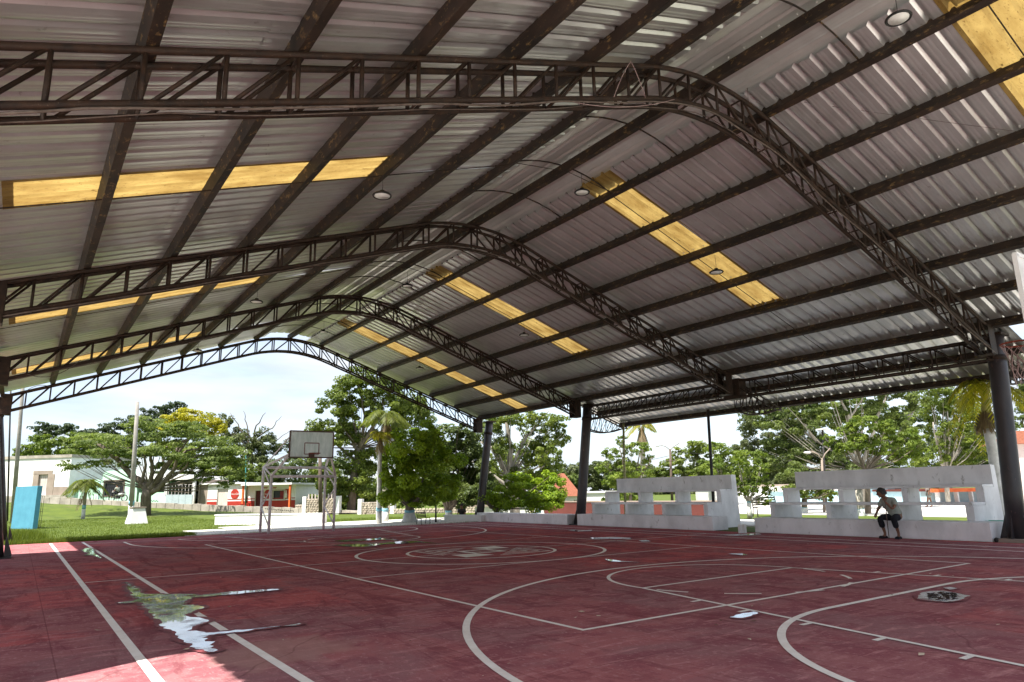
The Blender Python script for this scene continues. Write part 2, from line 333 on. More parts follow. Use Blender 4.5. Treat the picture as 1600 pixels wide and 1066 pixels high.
# painted lines -----------------------------------------------------
def ribbon(name, pts, wd, z=.004, closed=False):
    pts = [Vector((p[0], p[1], 0)) for p in pts]; n = len(pts); vs = []; fs = []
    for i, p in enumerate(pts):
        if closed: d0 = (p-pts[i-1]).normalized(); d1 = (pts[(i+1)%n]-p).normalized()
        else: d0 = (p-pts[max(i-1,0)]); d1 = (pts[min(i+1,n-1)]-p); d0 = (d0 if d0.length else d1).normalized(); d1 = (d1 if d1.length else d0).normalized()
        t = (d0+d1).normalized(); nn = Vector((-t.y, t.x, 0)); k = wd/2/max(.4, nn.dot(Vector((-d0.y, d0.x, 0))))
        vs += [(p.x+nn.x*k, p.y+nn.y*k, z), (p.x-nn.x*k, p.y-nn.y*k, z)]
    for i in range(n if closed else n-1): a = 2*i; c = 2*((i+1)%n); fs.append((a, a+1, c+1, c))
    me = bpy.data.meshes.new(name); me.from_pydata(vs, [], fs); me.update()
    if len(me.polygons) and me.polygons[0].normal.z < 0: me.flip_normals()
    return link(name, me, m_paint, court)
def arc(cx, cy, r, a0, a1, n=48): return [(cx+r*math.cos(R(a0+(a1-a0)*i/n)), cy+r*math.sin(R(a0+(a1-a0)*i/n))) for i in range(n+1)]
ribbon('touchline', [(-7.43,-15),(-7.43,14.3)], .085); ribbon('outer_line', [(-8.36,-15),(-8.36,14.5)], .085)
ribbon('touchline', [(7.5,-14.6),(7.5,14.3)], .07); ribbon('outer_line', [(8.4,-14.6),(8.4,14.3)], .07)
ribbon('half_line', [(-8.3,0),(8.4,0)], .05, .0045)
ribbon('volleyball_line', [(-4.5,-9),(4.5,-9),(4.5,9),(-4.5,9)], .06, .005, True)
for y in (-3, 3): ribbon('attack_line', [(-4.47,y),(4.47,y)], .05, .0055)
ribbon('centre_circle', arc(0,0,3,0,360,96)[:-1], .08, .006, True); ribbon('centre_circle', arc(0,0,1.8,0,360,72)[:-1], .08, .006, True)
def end_markings(s):
    def f(pts): return [(x, s*y) for x, y in pts]
    B = 13.0
    ribbon('three_point_line', f([(-6.3,-B)]+arc(0,-11.4,6.3,180,0,72)+[(6.3,-B)]), .08, .0065)
    ribbon('goal_area_line', f([(-4.5,-B)]+arc(-1.5,-B,3.08,180,90,30)+arc(1.5,-B,3.08,90,0,30)+[(4.5,-B)]), .08, .007)
    for k in (-1, 1): ribbon('lane_line', f([(k*1.85,-7.25),(k*3,-B)]), .06, .0075)
    ribbon('free_throw_line', f([(-1.85,-7.25),(1.85,-7.25)]), .06, .008)
    ribbon('free_throw_arc', f(arc(0,-7.25,1.85,180,0,40)), .06, .0085)
    for a in range(188, 352, 30): ribbon('free_throw_dash', f(arc(0,-7.25,1.85,a,a+15,6)), .06, .0085)
    for k in (-1, 1):
        for y in (-8.55, -9.4, -10.3, -11.15, -11.95):
            x = k*(1.85+(1.15)*(-7.25-y)/5.75); ribbon('lane_mark', f([(x+k*.03,y),(x+k*.2,y)]), .06, .0075)
    ribbon('end_line', f([(-7.4,-B),(7.4,-B)]), .06, .009)
end_markings(1); end_markings(-1)
# centre emblem: nested chevrons about a dark square
for k in range(4):
    a = 1.2-.2*k
    ribbon('emblem_stripe', [(-a, -a+.95), (-a, a), (a-.95, a)] if k < 5 else [], .062, .0095)
    ribbon('emblem_stripe', [(a, a-.95), (a, -a), (-a+.95, -a)], .062, .0095)
ribbon('emblem_stripe', arc(0,0,.55,45,405,4)[:-1], .15, .010, True)
for s_ in (-1, 1):
    me = bpy.data.meshes.new('emblem_wedge'); me.from_pydata([(s_*.45,s_*.45,.0102),(s_*1.05,s_*.32,.0102),(s_*1.12,s_*1.12,.0102),(s_*.32,s_*1.05,.0102)], [], [(0,1,2,3)]); link('emblem_wedge', me, m_paint, court)

# puddles: irregular thin sheets of water, drawn in court coordinates ------
def puddle(pts, label=None, z=.0115, jag=.04, mt=None):
    P = []
    n = len(pts)
    for i in range(n):
        a = Vector(pts[i]); c = Vector(pts[(i+1)%n])
        seg = max(2, int((c-a).length/.07))
        for k in range(seg):
            q = a.lerp(c, k/seg); d = (c-a).normalized(); j = (rnd.random()-.5)*2*min(jag, (c-a).length*.3)
            P.append((q.x-d.y*j, q.y+d.x*j, z))
    me = bpy.data.meshes.new('puddle'); me.from_pydata(P, [], [tuple(range(len(P)))]); me.update()
    if me.polygons[0].normal.z < 0: me.flip_normals()
    o = link('puddle', me, mt or m_water); tag(o, kind='structure')
    Q = []; nn_ = len(P)
    ar = sum(P[i][0]*P[(i+1)%nn_][1]-P[(i+1)%nn_][0]*P[i][1] for i in range(nn_)); sg = 1 if ar > 0 else -1
    for i in range(nn_):
        a = Vector(P[i-2]); c = Vector(P[(i+2)%nn_]); d = (c-a).normalized(); w_ = (.035+.05*abs(math.sin(i*.37)))*(jag/.04)**.5
        Q.append((P[i][0]+d.y*w_*sg, P[i][1]-d.x*w_*sg, z-.0008))
    me = bpy.data.meshes.new('damp_patch'); me.from_pydata(Q, [], [tuple(range(nn_))]); me.update()
    if me.polygons[0].normal.z < 0: me.flip_normals()
    link('damp_patch', me, m_damp, court); return o
def gp(px, py):
    v = at(px, py, 1)-CAM; t = -CAM.z/v.z; q = CAM+v*t; return (q.x, q.y)
puddle([gp(*q) for q in [(196,910),(206,914),(226,930),(250,929),(300,929.5),(312,931),(360,926),(430,921),(436,922.5),(360,930),(302,934.5),(294,939),(288,946),(312,947.5),(316,951),(302,957),(288,961),(300,965.5),(324,968),(328,972),(312,976),(300,981),(296,987),(322,991),(380,985),(440,979),(470,975),(472,977),(400,985),(330,994.5),(318,998),(330,1005),(336,1016),(334,1020),(322,1021),(300,1012),(292,1002),(276,996),(262,984),(250,974),(240,962),(222,945),(214,942),(190,944),(186,943),(208,940),(212,937),(202,925)]])
puddle([gp(*q) for q in [(128,860),(134,857),(143,857),(147,860),(146,864),(152,868),(158,873),(150,870),(143,868),(128,869),(138,866),(132,863)]], jag=.02)
puddle([gp(*q) for q in [(519,845.5),(540,844),(590,842),(594,840),(600,842.5),(622,843.8),(596,843.7),(560,846),(535,847)]], jag=.02)
puddle([gp(*q) for q in [(519,852.5),(540,851),(590,850),(625,846.5),(652,846),(690,850.4),(655,848),(640,849.5),(600,851),(575,855),(550,855)]], jag=.02)
puddle([gp(*q) for q in [(922,841),(955,839.5),(985,841),(985,843.2),(955,842.4),(930,843)]], jag=.02)
puddle([gp(*q) for q in [(998,845),(1010,844.3),(1017,846.6),(1003,847.2)]], jag=.01)
puddle([gp(*q) for q in [(945,874.5),(955,875),(968,877.2),(1000,879.5),(966,878.6),(955,878)]], jag=.01)
puddle([gp(*q) for q in [(1136,866),(1158,865.5),(1169,867.7),(1160,868.5)]], jag=.01)
puddle([gp(*q) for q in [(1117,837),(1150,835.8),(1185,834),(1190,835.7),(1160,837.6)]], jag=.01)
puddle([gp(*q) for q in [(1141,966),(1160,959.5),(1176,957.5),(1184,959),(1176,964),(1160,967)]], jag=.02)
puddle([gp(*q) for q in [(1432,937),(1440,928),(1455,925),(1475,924.5),(1500,929),(1516,932.5),(1504,938),(1480,942),(1460,941)]], jag=.02)
puddle([gp(*q) for q in [(1474,919.5),(1484,918.5),(1496,920.5),(1484,923)]], jag=.01)
puddle([gp(*q) for q in [(888,829.3),(897,828.5),(902,829.6),(925,828.5),(926,829.8),(903,831)]], jag=.01)
# wet leaf litter by the puddle at the right
lv = []; lf = []; lr = random.Random(4)
for i in range(120):
    px = lr.uniform(1450, 1494); e = (px-1472)/25; py = 933+lr.uniform(-5.5, 5.5)*math.sqrt(max(0, 1-e*e))
    x, y = gp(px, py); a = lr.random()*6.3; s_ = lr.uniform(.015, .035); z = .014+lr.random()*.006; k0 = len(lv)
    for q in range(4): lv.append((x+s_*math.cos(a+q*PI/2)*(1.6 if q%2 else .7), y+s_*math.sin(a+q*PI/2)*(1.6 if q%2 else .7), z+lr.random()*.012))
    lf.append((k0, k0+1, k0+2, k0+3))
m_litter = mat('leaf_litter', (.05, .025, .015), (.02, .01, .008), rough=.8)
tag(link('leaf_litter', npmesh('leaf_litter', lv, lf), m_litter), 'small scatter of dark wet leaves lying in the round puddle at the right', 'leaf litter', kind='stuff')

# small litter on the court: chips, dry leaves, bits of paper
dv_, df_ = [], []
for i in range(260):
    x, y = lr.uniform(-9, 9), lr.uniform(-13, 13); a = lr.random()*6.3; s_ = lr.choice((.008, .012, .02, .03)); k0 = len(dv_); z = .012
    for q in range(4): dv_.append((x+s_*math.cos(a+q*PI/2)*(1.5 if q%2 else .8), y+s_*math.sin(a+q*PI/2)*(1.5 if q%2 else .8), z+lr.random()*.012))
    df_.append((k0, k0+1, k0+2, k0+3))
tag(link('floor_litter', npmesh('floor_litter', dv_, df_), mat('litter', (.62, .52, .40), (.12, .07, .04), rough=.9, scale=.9, coord='World', ramp=(.45, .55))), 'scattered specks of dry leaf and chips on the court', 'litter', kind='stuff')
# slab path beyond the court
def flat(name, pix, mt, z=None, dz=.01):
    P = []
    for px, py in pix:
        x, y = gp(px, py); P.append((x, y))
    b = MB().prism(P, -.1, (z if z is not None else .0)+dz); o = b.build(name, mt); tag(o, kind='structure'); return o
# pale concrete apron: separate cast slabs
for q_ in ((-40,-60,14.5,-24.02),(-11.2,-24.0,9.72,-15.42),(-40,-24,-11.22,14.5),(9.74,-60,12.65,-24.02)): tag(MB().box((q_[0],q_[1],-.1),(q_[2],q_[3],-.004)).build('added_bounce_paving', m_walk), kind='structure')  # unseen pale paving, added to bounce sunlight in under the roof
tag(MB().box((23,-40,-.05),(47,22,.03)).build('street', m_walk), kind='structure')
side = bpy.data.objects.new('side_pavement', None); COL.objects.link(side); tag(side, kind='structure')
for i in range(20):
    for j in range(2):
        MB().box((12.7+j*2.0, -24+i*2, -.1), (14.67+j*2.0, -22.03+i*2, .02+rnd.uniform(0, .012))).build('slab', m_walk, side)
apron = bpy.data.objects.new('concrete_apron', None); COL.objects.link(apron); tag(apron, kind='structure')
for i in range(13):
    for j in range(3):
        x0 = -3.3+i*2.0; y0 = 15.05+j*2.3
        if j == 2 and i < 1: continue
        k = rnd.uniform(0, .012); sh = -.75 if (i == 0) else 0
        P = [(x0+.02+(sh if j == 0 else 0), y0+.02), (x0+1.98, y0+.02), (x0+1.98, y0+2.28), (x0+.02, y0+2.28)]
        MB().prism(P, -.1, .02+k).build('slab', m_walk, apron)

# ------------------------------------------------------------------ PAVILION
pav = thing('sports_court_roof', 'large open steel pavilion with dark arched trusses and ribbed zinc roof over the court', 'pavilion')
TY = [-7.8, .2, 8.2, 16.2]
SL = .35
def ztop(x):          # top chord of truss
    a = abs(x)
    return 5.13+SL*(10.45-a) if a > 1.8 else 5.13+SL*(10.45-1.8)+SL*(1.8*1.8-a*a)/3.6
def zb(x): return ztop(x)-.58
HX = 10.35
nodes = [round(-HX+i*(2*HX/28), 4) for i in range(29)]
def xsamples(x0, x1): 
    n = max(1, int(abs(x1-x0)/.35)); return [x0+(x1-x0)*i/n for i in range(n+1)]
TW = .15
for ti, Y in enumerate(TY):
    tr = bpy.data.objects.new('roof_truss', None); COL.objects.link(tr); tr.parent = pav
    for sy in (-1, 1):
        y = Y+sy*TW
        MB().tube([(x, y, ztop(x)) for x in xsamples(-HX, HX)], .042, 8).build('top_chord', m_steel, tr, True)
        MB().tube([(x, y, zb(x)) for x in xsamples(-HX, HX)], .042, 8).build('bottom_chord', m_steel, tr, True)
        for i, x in enumerate(nodes[1:-1]):
            MB().tube([(x, y, ztop(x)), (x, y, zb(x))], .027, 6).build('web_post', m_steel, tr, True)
        for i in range(28):
            a, c = nodes[i], nodes[i+1]
            if a < -.1: p, q = (a+.05, y, zb(a)), (c-.03, y, ztop(c)-.02)
            else: p, q = (c-.05, y, zb(c)), (a+.03, y, ztop(a)-.02)
            MB().tube([p, q], .023, 6).build('web_diagonal', m_steel, tr, True)
    ct = MB()
    for x in nodes[1:-1]:
        for f_ in (ztop, zb): ct.tube([(x, Y-TW, f_(x)-.01), (x, Y+TW, f_(x)-.01)], .018, 5)
    ct.build('cross_ties', m_steel, tr)
    for s_ in (-1, 1):
        e = MB(); x1 = s_*HX; x0 = s_*(HX-.35)
        for sy in (-1, 1):
            e.box((min(x0,x1), Y+sy*(TW+.045)-.006, zb(HX)-.05), (max(x0,x1), Y+sy*(TW+.045)+.006, ztop(HX)+.12))
        e.box((min(x0,x1)if s_<0 else x0, Y-TW, zb(HX)-.06), (max(x0,x1), Y+TW, zb(HX)-.045)); e.build('end_plate', m_steel, tr)
# columns: splayed tubes with gusseted feet
m_column = mat('column_paint', (.022, .019, .024), (.05, .038, .036), rough=.42, spec=.5, scale=3.5, stretch=(1, 1, .35), speck=((.16, .10, .08), 7, .60))
def column(xb, xt, Y, s_):
    c = MB().tube([(xb+(xt-xb)*t, Y, 5.15*t+.0) for t in (0, .25, .5, .75, 1)], .205, 20).build('column', m_column, pav, True)
    f_ = MB().prism([(xb-.36, Y-.36), (xb+.36, Y-.36), (xb+.36, Y+.36), (xb-.36, Y+.36)], .0, .03)
    for a in range(4):
        dx, dy = math.cos(a*PI/2), math.sin(a*PI/2); nx_, ny_ = -dy*.008, dx*.008
        pts = [(.19,.03),(.36,.03),(.36,.09),(.19,.62)]; vs = []
        for q in (-1, 1):
            for r_, z in pts: vs.append((xb+dx*r_+nx_*q, Y+dy*r_+ny_*q, z))
        f_.add(vs, [(0,1,2,3),(7,6,5,4),(0,4,5,1),(1,5,6,2),(2,6,7,3),(3,7,4,0)])
    f_.build('base_gusset', m_column, pav)
    mk = MB(); lr_ = random.Random(int(Y*7)+int(xb))
    pk = MB().box((xt-.26 if s_ > 0 else xt-.26, Y-.24, 5.10), (xt+.26, Y+.24, 5.16)).build('cap_plate', m_steel, pav)
    mk2 = MB().tube([(xb+(xt-xb)*.862, Y, 4.44), (xb+(xt-xb)*.885, Y, 4.56)], .228, 20).build('collar', m_steel, pav, True)
for Y in TY:
    if abs(Y-.2) < .1: continue          # the second truss rests on the edge girder, not on a column
    column(10.2 if Y > -5 else 10.17, 10.92, Y, 1); column(-9.78, -10.5, Y, -1)
# edge girders along both column lines + curved cantilever brackets
for s_ in (-1, 1):
    X = s_*10.72
    gd = bpy.data.objects.new('edge_girder', None); COL.objects.link(gd); gd.parent = pav
    for sx in (-.14, .14):
        for z, nm in ((5.02, 'top_chord'), (4.46, 'bottom_chord')):
            MB().tube([(X+sx, -7.8, z), (X+sx, 8.2, z)], .033, 8).build(nm, m_steel, gd, True)
        for bay in (0, 1):
            for i in range(11):
                y0 = -7.8+8*bay+i*8/11; y1 = y0+8/11
                MB().tube([(X+sx, y0, 5.02), (X+sx, y0, 4.46)], .02, 6).build('girder_post', m_steel, gd, True)
                MB().tube([(X+sx, y1, 5.02), (X+sx, y0+.04, 4.46)] if bay == 0 else [(X+sx, y0, 5.02), (X+sx, y1-.04, 4.46)], .018, 6).build('girder_diagonal', m_steel, gd, True)
    MB().box((X-.2, -.12, 4.4), (X+.2, .52, 5.1)).build('junction_plate', m_steel, gd)
    for Y in TY[:3]:
        br = bpy.data.objects.new('eave_bracket', None); COL.objects.link(br); br.parent = pav
        def top(t): return (s_*(10.8+2.35*t), 4.98-.80*t)
        def bot(t): return (s_*(10.8+2.35*t), 4.05-.14*math.sin(PI*min(1,t*1.15))+ .10*t*t)
        for sy in (-1, 1):
            y = Y+sy*.13
            MB().tube([(top(t)[0], y, top(t)[1]) for t in (0,1)], .03, 6).build('top_chord', m_steel, br, True)
            MB().tube([(bot(t/8)[0], y, bot(t/8)[1]) for t in range(9)], .03, 6).build('bottom_chord', m_steel, br, True)
            wb = MB()
            for i in range(7):
                t0 = i/7; t1 = (i+1)/7
                wb.tube([(top(t0)[0], y, top(t0)[1]), (bot(t0)[0], y, bot(t0)[1])], .014, 5)
                wb.tube([(top(t1)[0], y, top(t1)[1]), (bot(t0)[0], y, bot(t0)[1])], .014, 5)
            wb.build('web', m_steel, br)
# purlins
PX = [1.47*k for k in range(-7, 8)]
def zs(x): return ztop(x)+.245          # underside of the sheets
for x in PX:
    b = MB(); s_ = 0 if abs(x) < .1 else math.copysign(1, x); ang = math.atan(SL)*s_ if abs(x) > .1 else 0
    y0, y1 = -16.2, 16.28; xx = x if abs(x) < 10 else s_*10.3
    up = Vector((math.sin(ang), 0, math.cos(ang))); c0 = Vector((xx, 0, ztop(xx)+.04))
    sd_ = Vector((math.cos(ang), 0, -math.sin(ang)))
    w_, h_ = .065, .20
    vs = []
    for y, t in ((y0, 0), (y1-.12, 0), (y1+.1, 1)):
        for i, j in ((-1, 0), (1, 0), (1, 1), (-1, 1)):
            p = c0+sd_*i*w_+up*(j*h_ if not (t and j == 0) else h_*.35); vs.append((p.x, y, p.z))
    b.add(vs, [(0,3,2,1),(8,9,10,11)]+[(k*4+i, k*4+(i+1)%4, (k+1)*4+(i+1)%4, (k+1)*4+i) for k in (0, 1) for i in range(4)])
    b.build('purlin', m_purlin, pav)
for s_ in (-1, 1):
    for xo in (11.75, 13.1):
        b = MB(); z = ztop(xo)+.04
        b.bar((s_*xo, -8.1, z+.09), (s_*xo, 8.5, z+.09), .13, .19, (s_*SL, 0, 1)); b.build('purlin', m_purlin, pav)

# ribbed sheets
def rib_profile(pitch=.3333, first=True):
    p = pitch; h = .068
    return [(0, 0), (.075*1, 0), (.083, .002), (.092, .002), (.100, 0), (.150, 0), (.158, .002), (.167, .002), (.175, 0), (.228, 0), (.262, h), (.290, h), (.3240, 0)]
def sheet_along_x(x0, x1, ya, nr, name, mt, lift=0, curve=False):
    """ribs run down the slope; ya..ya+nr*pitch"""
    V = []; F = []
    ycs = []
    for k in range(nr):
        for y, h in rib_profile(): ycs.append((ya+k*.3333+y, h))
    ycs.append((ya+nr*.3333, 0)); ycs.append((ya+nr*.3333+.07, -.004)); X_ = xsamples(x0, x1) if curve else [x0, (x0+x1)/2, x1]
    ph = rnd.random()*6
    for x in X_:
        for y, h in ycs: V.append((x, y, zs(x)+lift+h+.003*math.sin(x*3+ph)))
    n = len(ycs)
    for i in range(len(X_)-1):
        for j in range(n-1):
            F.append((i*n+j, i*n+j+1, (i+1)*n+j+1, (i+1)*n+j))
    me = npmesh(name, V, F); o = link(name, me, mt, pav); return o
PIT = .3333
# skylight positions: middle of each bay, 3 ribs wide
mids = [-11.8, -3.8, 4.2, 12.2]
for s_ in (-1, 1):
    y = -16.2; k = 0
    while y < 16.1:
        nr = 3
        isky = any(abs(y+.5-mm) < .5 for mm in mids)
        over = -8.0 <= y+.5 <= 8.5
        if isky:
            mm = [q for q in mids if abs(y+.5-q) < .5][0]
            if s_ > 0: a, c = .95, (7.35 if mm < 10 else 10.55)
            else: a, c = (4.45 if mm < 10 else 4.45), 10.05
            lo, hi = (a, c)
            sheet_along_x(s_*lo, s_*hi, y, nr, 'skylight_panel', m_sky)
            if lo > 1.3: sheet_along_x(s_*.95, s_*(lo+.12), y, nr, 'roof_sheet', m_sheet, .006)
            end = 13.25 if over else 10.62
            if hi < end-.2: sheet_along_x(s_*(hi-.12), s_*end, y, nr, 'roof_sheet', m_sheet, .006)
        else:
            end = 13.25 if over else 10.62
            sheet_along_x(s_*.95, s_*7.75, y, nr, 'roof_sheet', m_sheet, rnd.uniform(0, .006))
            sheet_along_x(s_*7.6, s_*end, y, nr, 'roof_sheet', m_sheet, .009+rnd.uniform(0, .004))
        y += nr*PIT; k += 1
# ridge sheets: ribs run along the ridge, bent over the top
def ridge_sheet(y0, y1, lift):
    xs_ = []; x = -1.5
    while x < 1.35:
        for d, h in rib_profile():
            if x+d <= 1.36: xs_.append((x+d, h))
        x += PIT
    V = []; F = []; Y_ = [y0, (y0+y1)/2, y1]
    for y in Y_:
        for x, h in xs_: V.append((x, y, zs(x)+.071+lift+h*.5))
    n = len(xs_)
    for i in range(2):
        for j in range(n-1): F.append((i*n+j, (i+1)*n+j, (i+1)*n+j+1, i*n+j+1))
    link('ridge_sheet', npmesh('ridge_sheet', V, F), m_ridge, pav)
y = -16.3; i = 0
while y < 16.2: ridge_sheet(y, min(y+3.1, 16.35), .004*(i%2)); y += 3.0; i += 1
# roofing screws along the purlins on the left slope (small bright heads)
sc_ = MB()
for x in PX[1:-1]:
    s_ = math.copysign(1, x) if abs(x) > .1 else 1
    for k in range(0, 72):
        yy = -13+k*PIT
        if yy > 12: break
        z = zs(x); off = .085*(-s_)
        sc_.box((x+off-.012, yy-.012, z-.02+SL*.085), (x+off+.012, yy+.012, z+.01+SL*.085))
m_screw = mat('screw_zinc', (.6, .58, .55), rough=.4, metal=.3)
tag(sc_.build('roofing_screws', m_screw, pav), kind='stuff')
# sag rods at mid bay and curved ridge ribs
for mm in mids:
    for s_ in (-1, 1):
        MB().tube([(s_*1.47, mm+.12, ztop(1.47)+.06), (s_*10.2, mm+.12, ztop(10.2)+.06)], .011, 5).build('sag_rod', m_purlin, pav)
    for dy in (-2.0, .15, 2.0):
        MB().tube([(x, mm+dy, ztop(x)+.14+.10*(1-(x/1.47)**2)) for x in xsamples(-1.45, 1.45)], .017, 6).build('ridge_rib', m_purlin, pav, True)
    MB().tube([(-1.47, mm, ztop(1.47)+.05), (0, mm, ztop(0)+.03), (1.47, mm, ztop(1.47)+.05)], .009, 5).build('sag_rod', m_purlin, pav)
# conduits and loose wiring on the nearer trusses
def wire(name, pts, r_, sag=0, n=14, mt=None, parent=pav, lab=None):
    P = []
    for i in range(len(pts)-1):
        a, c = Vector(pts[i]), Vector(pts[i+1])
        for k in range(n): t = k/n; q = a.lerp(c, t); q.z -= sag*4*t*(1-t); P.append(q)
    P.append(Vector(pts[-1])); return MB().tube(P, r_, 5).build(name, mt or m_cable, parent, True)
for ti, Y in enumerate(TY[:3]):
    P = [Vector((x, Y-TW-.02+.03*math.sin(x*2.3+ti), zb(x)-.055-.025*abs(math.sin(x*1.7+ti)))) for x in xsamples(-10, 10.2)]
    MB().tube(P, .014, 6).build('conduit', m_cable, pav, True)
    P = [Vector((x, Y+.02*math.sin(x*3), zb(x)-.03-.05*abs(math.sin(x*1.1+2*ti)))) for x in xsamples(-10, 10.2)]
    MB().tube(P, .008, 5).build('cable', m_cable, pav, True)
wire('cable', [(-2.6,-8,zb(-2.6)), (-2.2,-8.02,ztop(-2.2)+.03), (-1.9,-8,zb(-1.9)-.02)], .006, -.05, mt=m_net)
wire('cable', [(-3.5,-7.95,zb(-3.5)-.03), (-1.2,-8,zb(-1.2)-.02)], .006, .12, mt=m_net)
wire('cable', [(.9,-8,9.0), (.95,-7.95,8.45)], .005)
wire('cable', [(.95,-7.8,8.7), (7.2,-13.5,6.55)], .004, .05)
wire('cable', [(10.6,-8.6,5.1), (10.2,-9.8,6.2)], .004, .05)
wire('cable', [(-9.0,-9.3,6.3), (-6.6,-10.6,7.1)], .008, -.02)
wire('cable', [(-9.6,8,4.85), (-8.4,8,5.35)], .01, .25)
wire('cable', [(-9.6,16,5.45), (-8.9,16,5.62)], .01, -.12)
wire('cable', [(12.6,-.1,4.35),(11.3,-.05,4.1)], .009, .18); wire('cable', [(12.6,.4,4.3),(11.0,.5,4.6)], .009, .3); wire('cable', [(11.0,-1.2,4.4),(12.4,-.3,4.4)], .008, .25)

# hanging lamps -------------------------------------------------------
m_lampb = mat('lamp_black', (.02, .02, .02), rough=.4)
lampdir = {(-4.5,-3.7):'over the left slope in the second bay, nearest of its row', }
def make_lamp():
    t = thing('hanging_lamp', 'x', 'lamp', 'round high-bay lamps hanging under the roof')
    MB().tube([(0,0,.0),(0,0,.035)], [.165,.15], 20).build('housing', m_lampb, t, True)
    MB().torus((0,0,0), .165, .018, 2, 24, 6).build('rim', m_lampb, t, True)
    MB().tube([(0,0,-.012),(0,0,.003)], [.14,.145], 20).build('lens', m_lens, t, True)
    MB().tube([(0,0,.035),(0,0,.10)], [.06,.05], 12).build('driver', m_lampb, t, True)
    MB().tube([(0,0,.1),(.01,.0,.18),(0,0,.46)], .005, 5).build('cable', m_lampb, t)
    return t
lp = make_lamp()
labs = ['round black lamp over the near left slope, just before the second truss', 'round black lamp under the ridge just before the second truss', 'round black lamp at the top right corner of the photo, nearest of all',
 'round black lamp under the yellow skylight on the near right slope', 'round black lamp on the left slope between the second and third trusses', 'round black lamp under the ridge between the second and third trusses',
 'round black lamp on the right slope between the second and third trusses', 'round black lamp under the ridge in the far bay', 'round black lamp on the far left, seen against the white sky under the roof edge', 'round black lamp on the right slope in the far bay']
lpos = [(-4.47,-3.7),(.42,-3.8),(.42,-10.9),(4.62,-4.1),(-4.46,4.8),(.3,4.85),(4.59,4.25),(.26,12.5),(-4.5,12.7),(4.5,12.0)]
for i, ((x, y), lb) in enumerate(zip(lpos, labs)):
    o = lp if i == 0 else copy_tree(lp)
    o.location = (x, y, ztop(x)-.36); o['label'] = lb

# ------------------------------------------------------------------ bleachers
def bleacher(y0, y1, label, off=.62):
    """y0 near end (towards the camera), y1 far end"""
    t = thing('bleacher', label, 'bleacher', 'white concrete bleachers along the right side of the court')
    MB().box((9.74, y0, 0), (10.55, y1, .45)).build('front_block', m_conc, t, bevel=.012)
    MB().box((10.5, y0+off, .83), (11.35, y1-.06, .90)).build('seat_slab', m_conc, t, bevel=.008)
    MB().box((11.28, y0+off, 1.28), (12.0, y1-.12, 1.35)).build('seat_slab', m_conc, t, bevel=.008)
    MB().box((11.96, y0+off, 1.35), (12.1, y1-.15, 1.87)).build('backrest', m_conc, t, bevel=.012)
    n = 4; th = .16
    for k in range(n):
        ya = y0+off+.02+(y1-y0-off-.02-th-.08)*k/(n-1)
        prof = [(10.53, .45), (10.53, .828), (11.30, .828), (11.30, 1.278), (12.0, 1.278), (12.0, .0), (10.56, .0), (10.56, .45)]
        if k == 0: prof = [(10.53, .45), (10.53, .827), (11.30, .827), (11.30, 1.277), (11.955, 1.277), (11.955, 1.86), (12.22, 1.86), (12.28, 0), (10.56, 0), (10.56, .45)]
        b = MB(); n_ = len(prof); vs = [(p[0], ya, p[1]) for p in prof]+[(p[0], ya+th, p[1]) for p in prof]
        if k == 0: vs = [(x, y-.03 if i < n_ else y, z) for i, (x, y, z) in enumerate(vs)]
        b.add(vs, [tuple(range(n_)), tuple(range(n_, 2*n_))[::-1]]+[(i, i+n_, (i+1)%n_+n_, (i+1)%n_) for i in range(n_)])
        b.build('cross_wall', m_conc, t)
    return t
bl = bleacher(-7.42, -.8, 'long tiered white concrete bleacher on the right with a man sitting on it')
bl2 = bleacher(.85, 7.85, 'tiered white concrete bleacher further off, starting beside the middle column', .8)
bn = thing('concrete_bench', 'low white concrete bench wall between the two far right columns', 'bench')
MB().box((9.74, 8.5, 0), (10.4, 15.7, .42)).build('bench_block', m_conc, bn, bevel=.012)
b = MB().box((9.75,-9.4,0),(10.9,-7.5,.08)); tag(b.build('concrete_plinth', m_tan), 'thin tan concrete plinth under the nearest right column', 'plinth')
# small objects behind the near right column
b = MB().ball((10.35,-8.45,.27), .13, 14, 10); tag(b.build('red_ball', mat('red_ball', (.75, .12, .09), rough=.5), None, True), 'round red ball resting at the foot of the nearest right column', 'ball')
b = MB().tube([(11.2,-7.0,.0),(11.2,-7.0,.42)], [.17,.22], 16).torus((11.2,-7.0,.42), .22, .015); tag(b.build('green_bucket', mat('green_plastic', (.05,.38,.24), rough=.4), None, True), 'green plastic bucket beside the end of the near bleacher', 'bucket')
b = MB().ball((9.78,-7.5,.05), (.06,.06,.06)); tag(b.build('dark_stone', m_iron), 'small dark stone at the near bottom corner of the bleacher', 'stone')
for k, (px, py) in enumerate(((1157,829),(1163,829))):
    p = at(px, py, 21.5); b = MB().box((p.x-.05, p.y-.05, 0), (p.x+.05, p.y+.05, .24)); b.add([(p.x-.05,p.y-.05,.24),(p.x+.05,p.y-.05,.24),(p.x+.05,p.y+.05,.24),(p.x-.05,p.y+.05,.24),(p.x,p.y,.29)], [(0,1,4),(1,2,4),(2,3,4),(3,0,4)])
    tag(b.build('white_post', m_white), ('left' if k == 0 else 'right')+' one of two short white posts in the gap between the bleachers', 'post', 'short white posts between the bleachers')

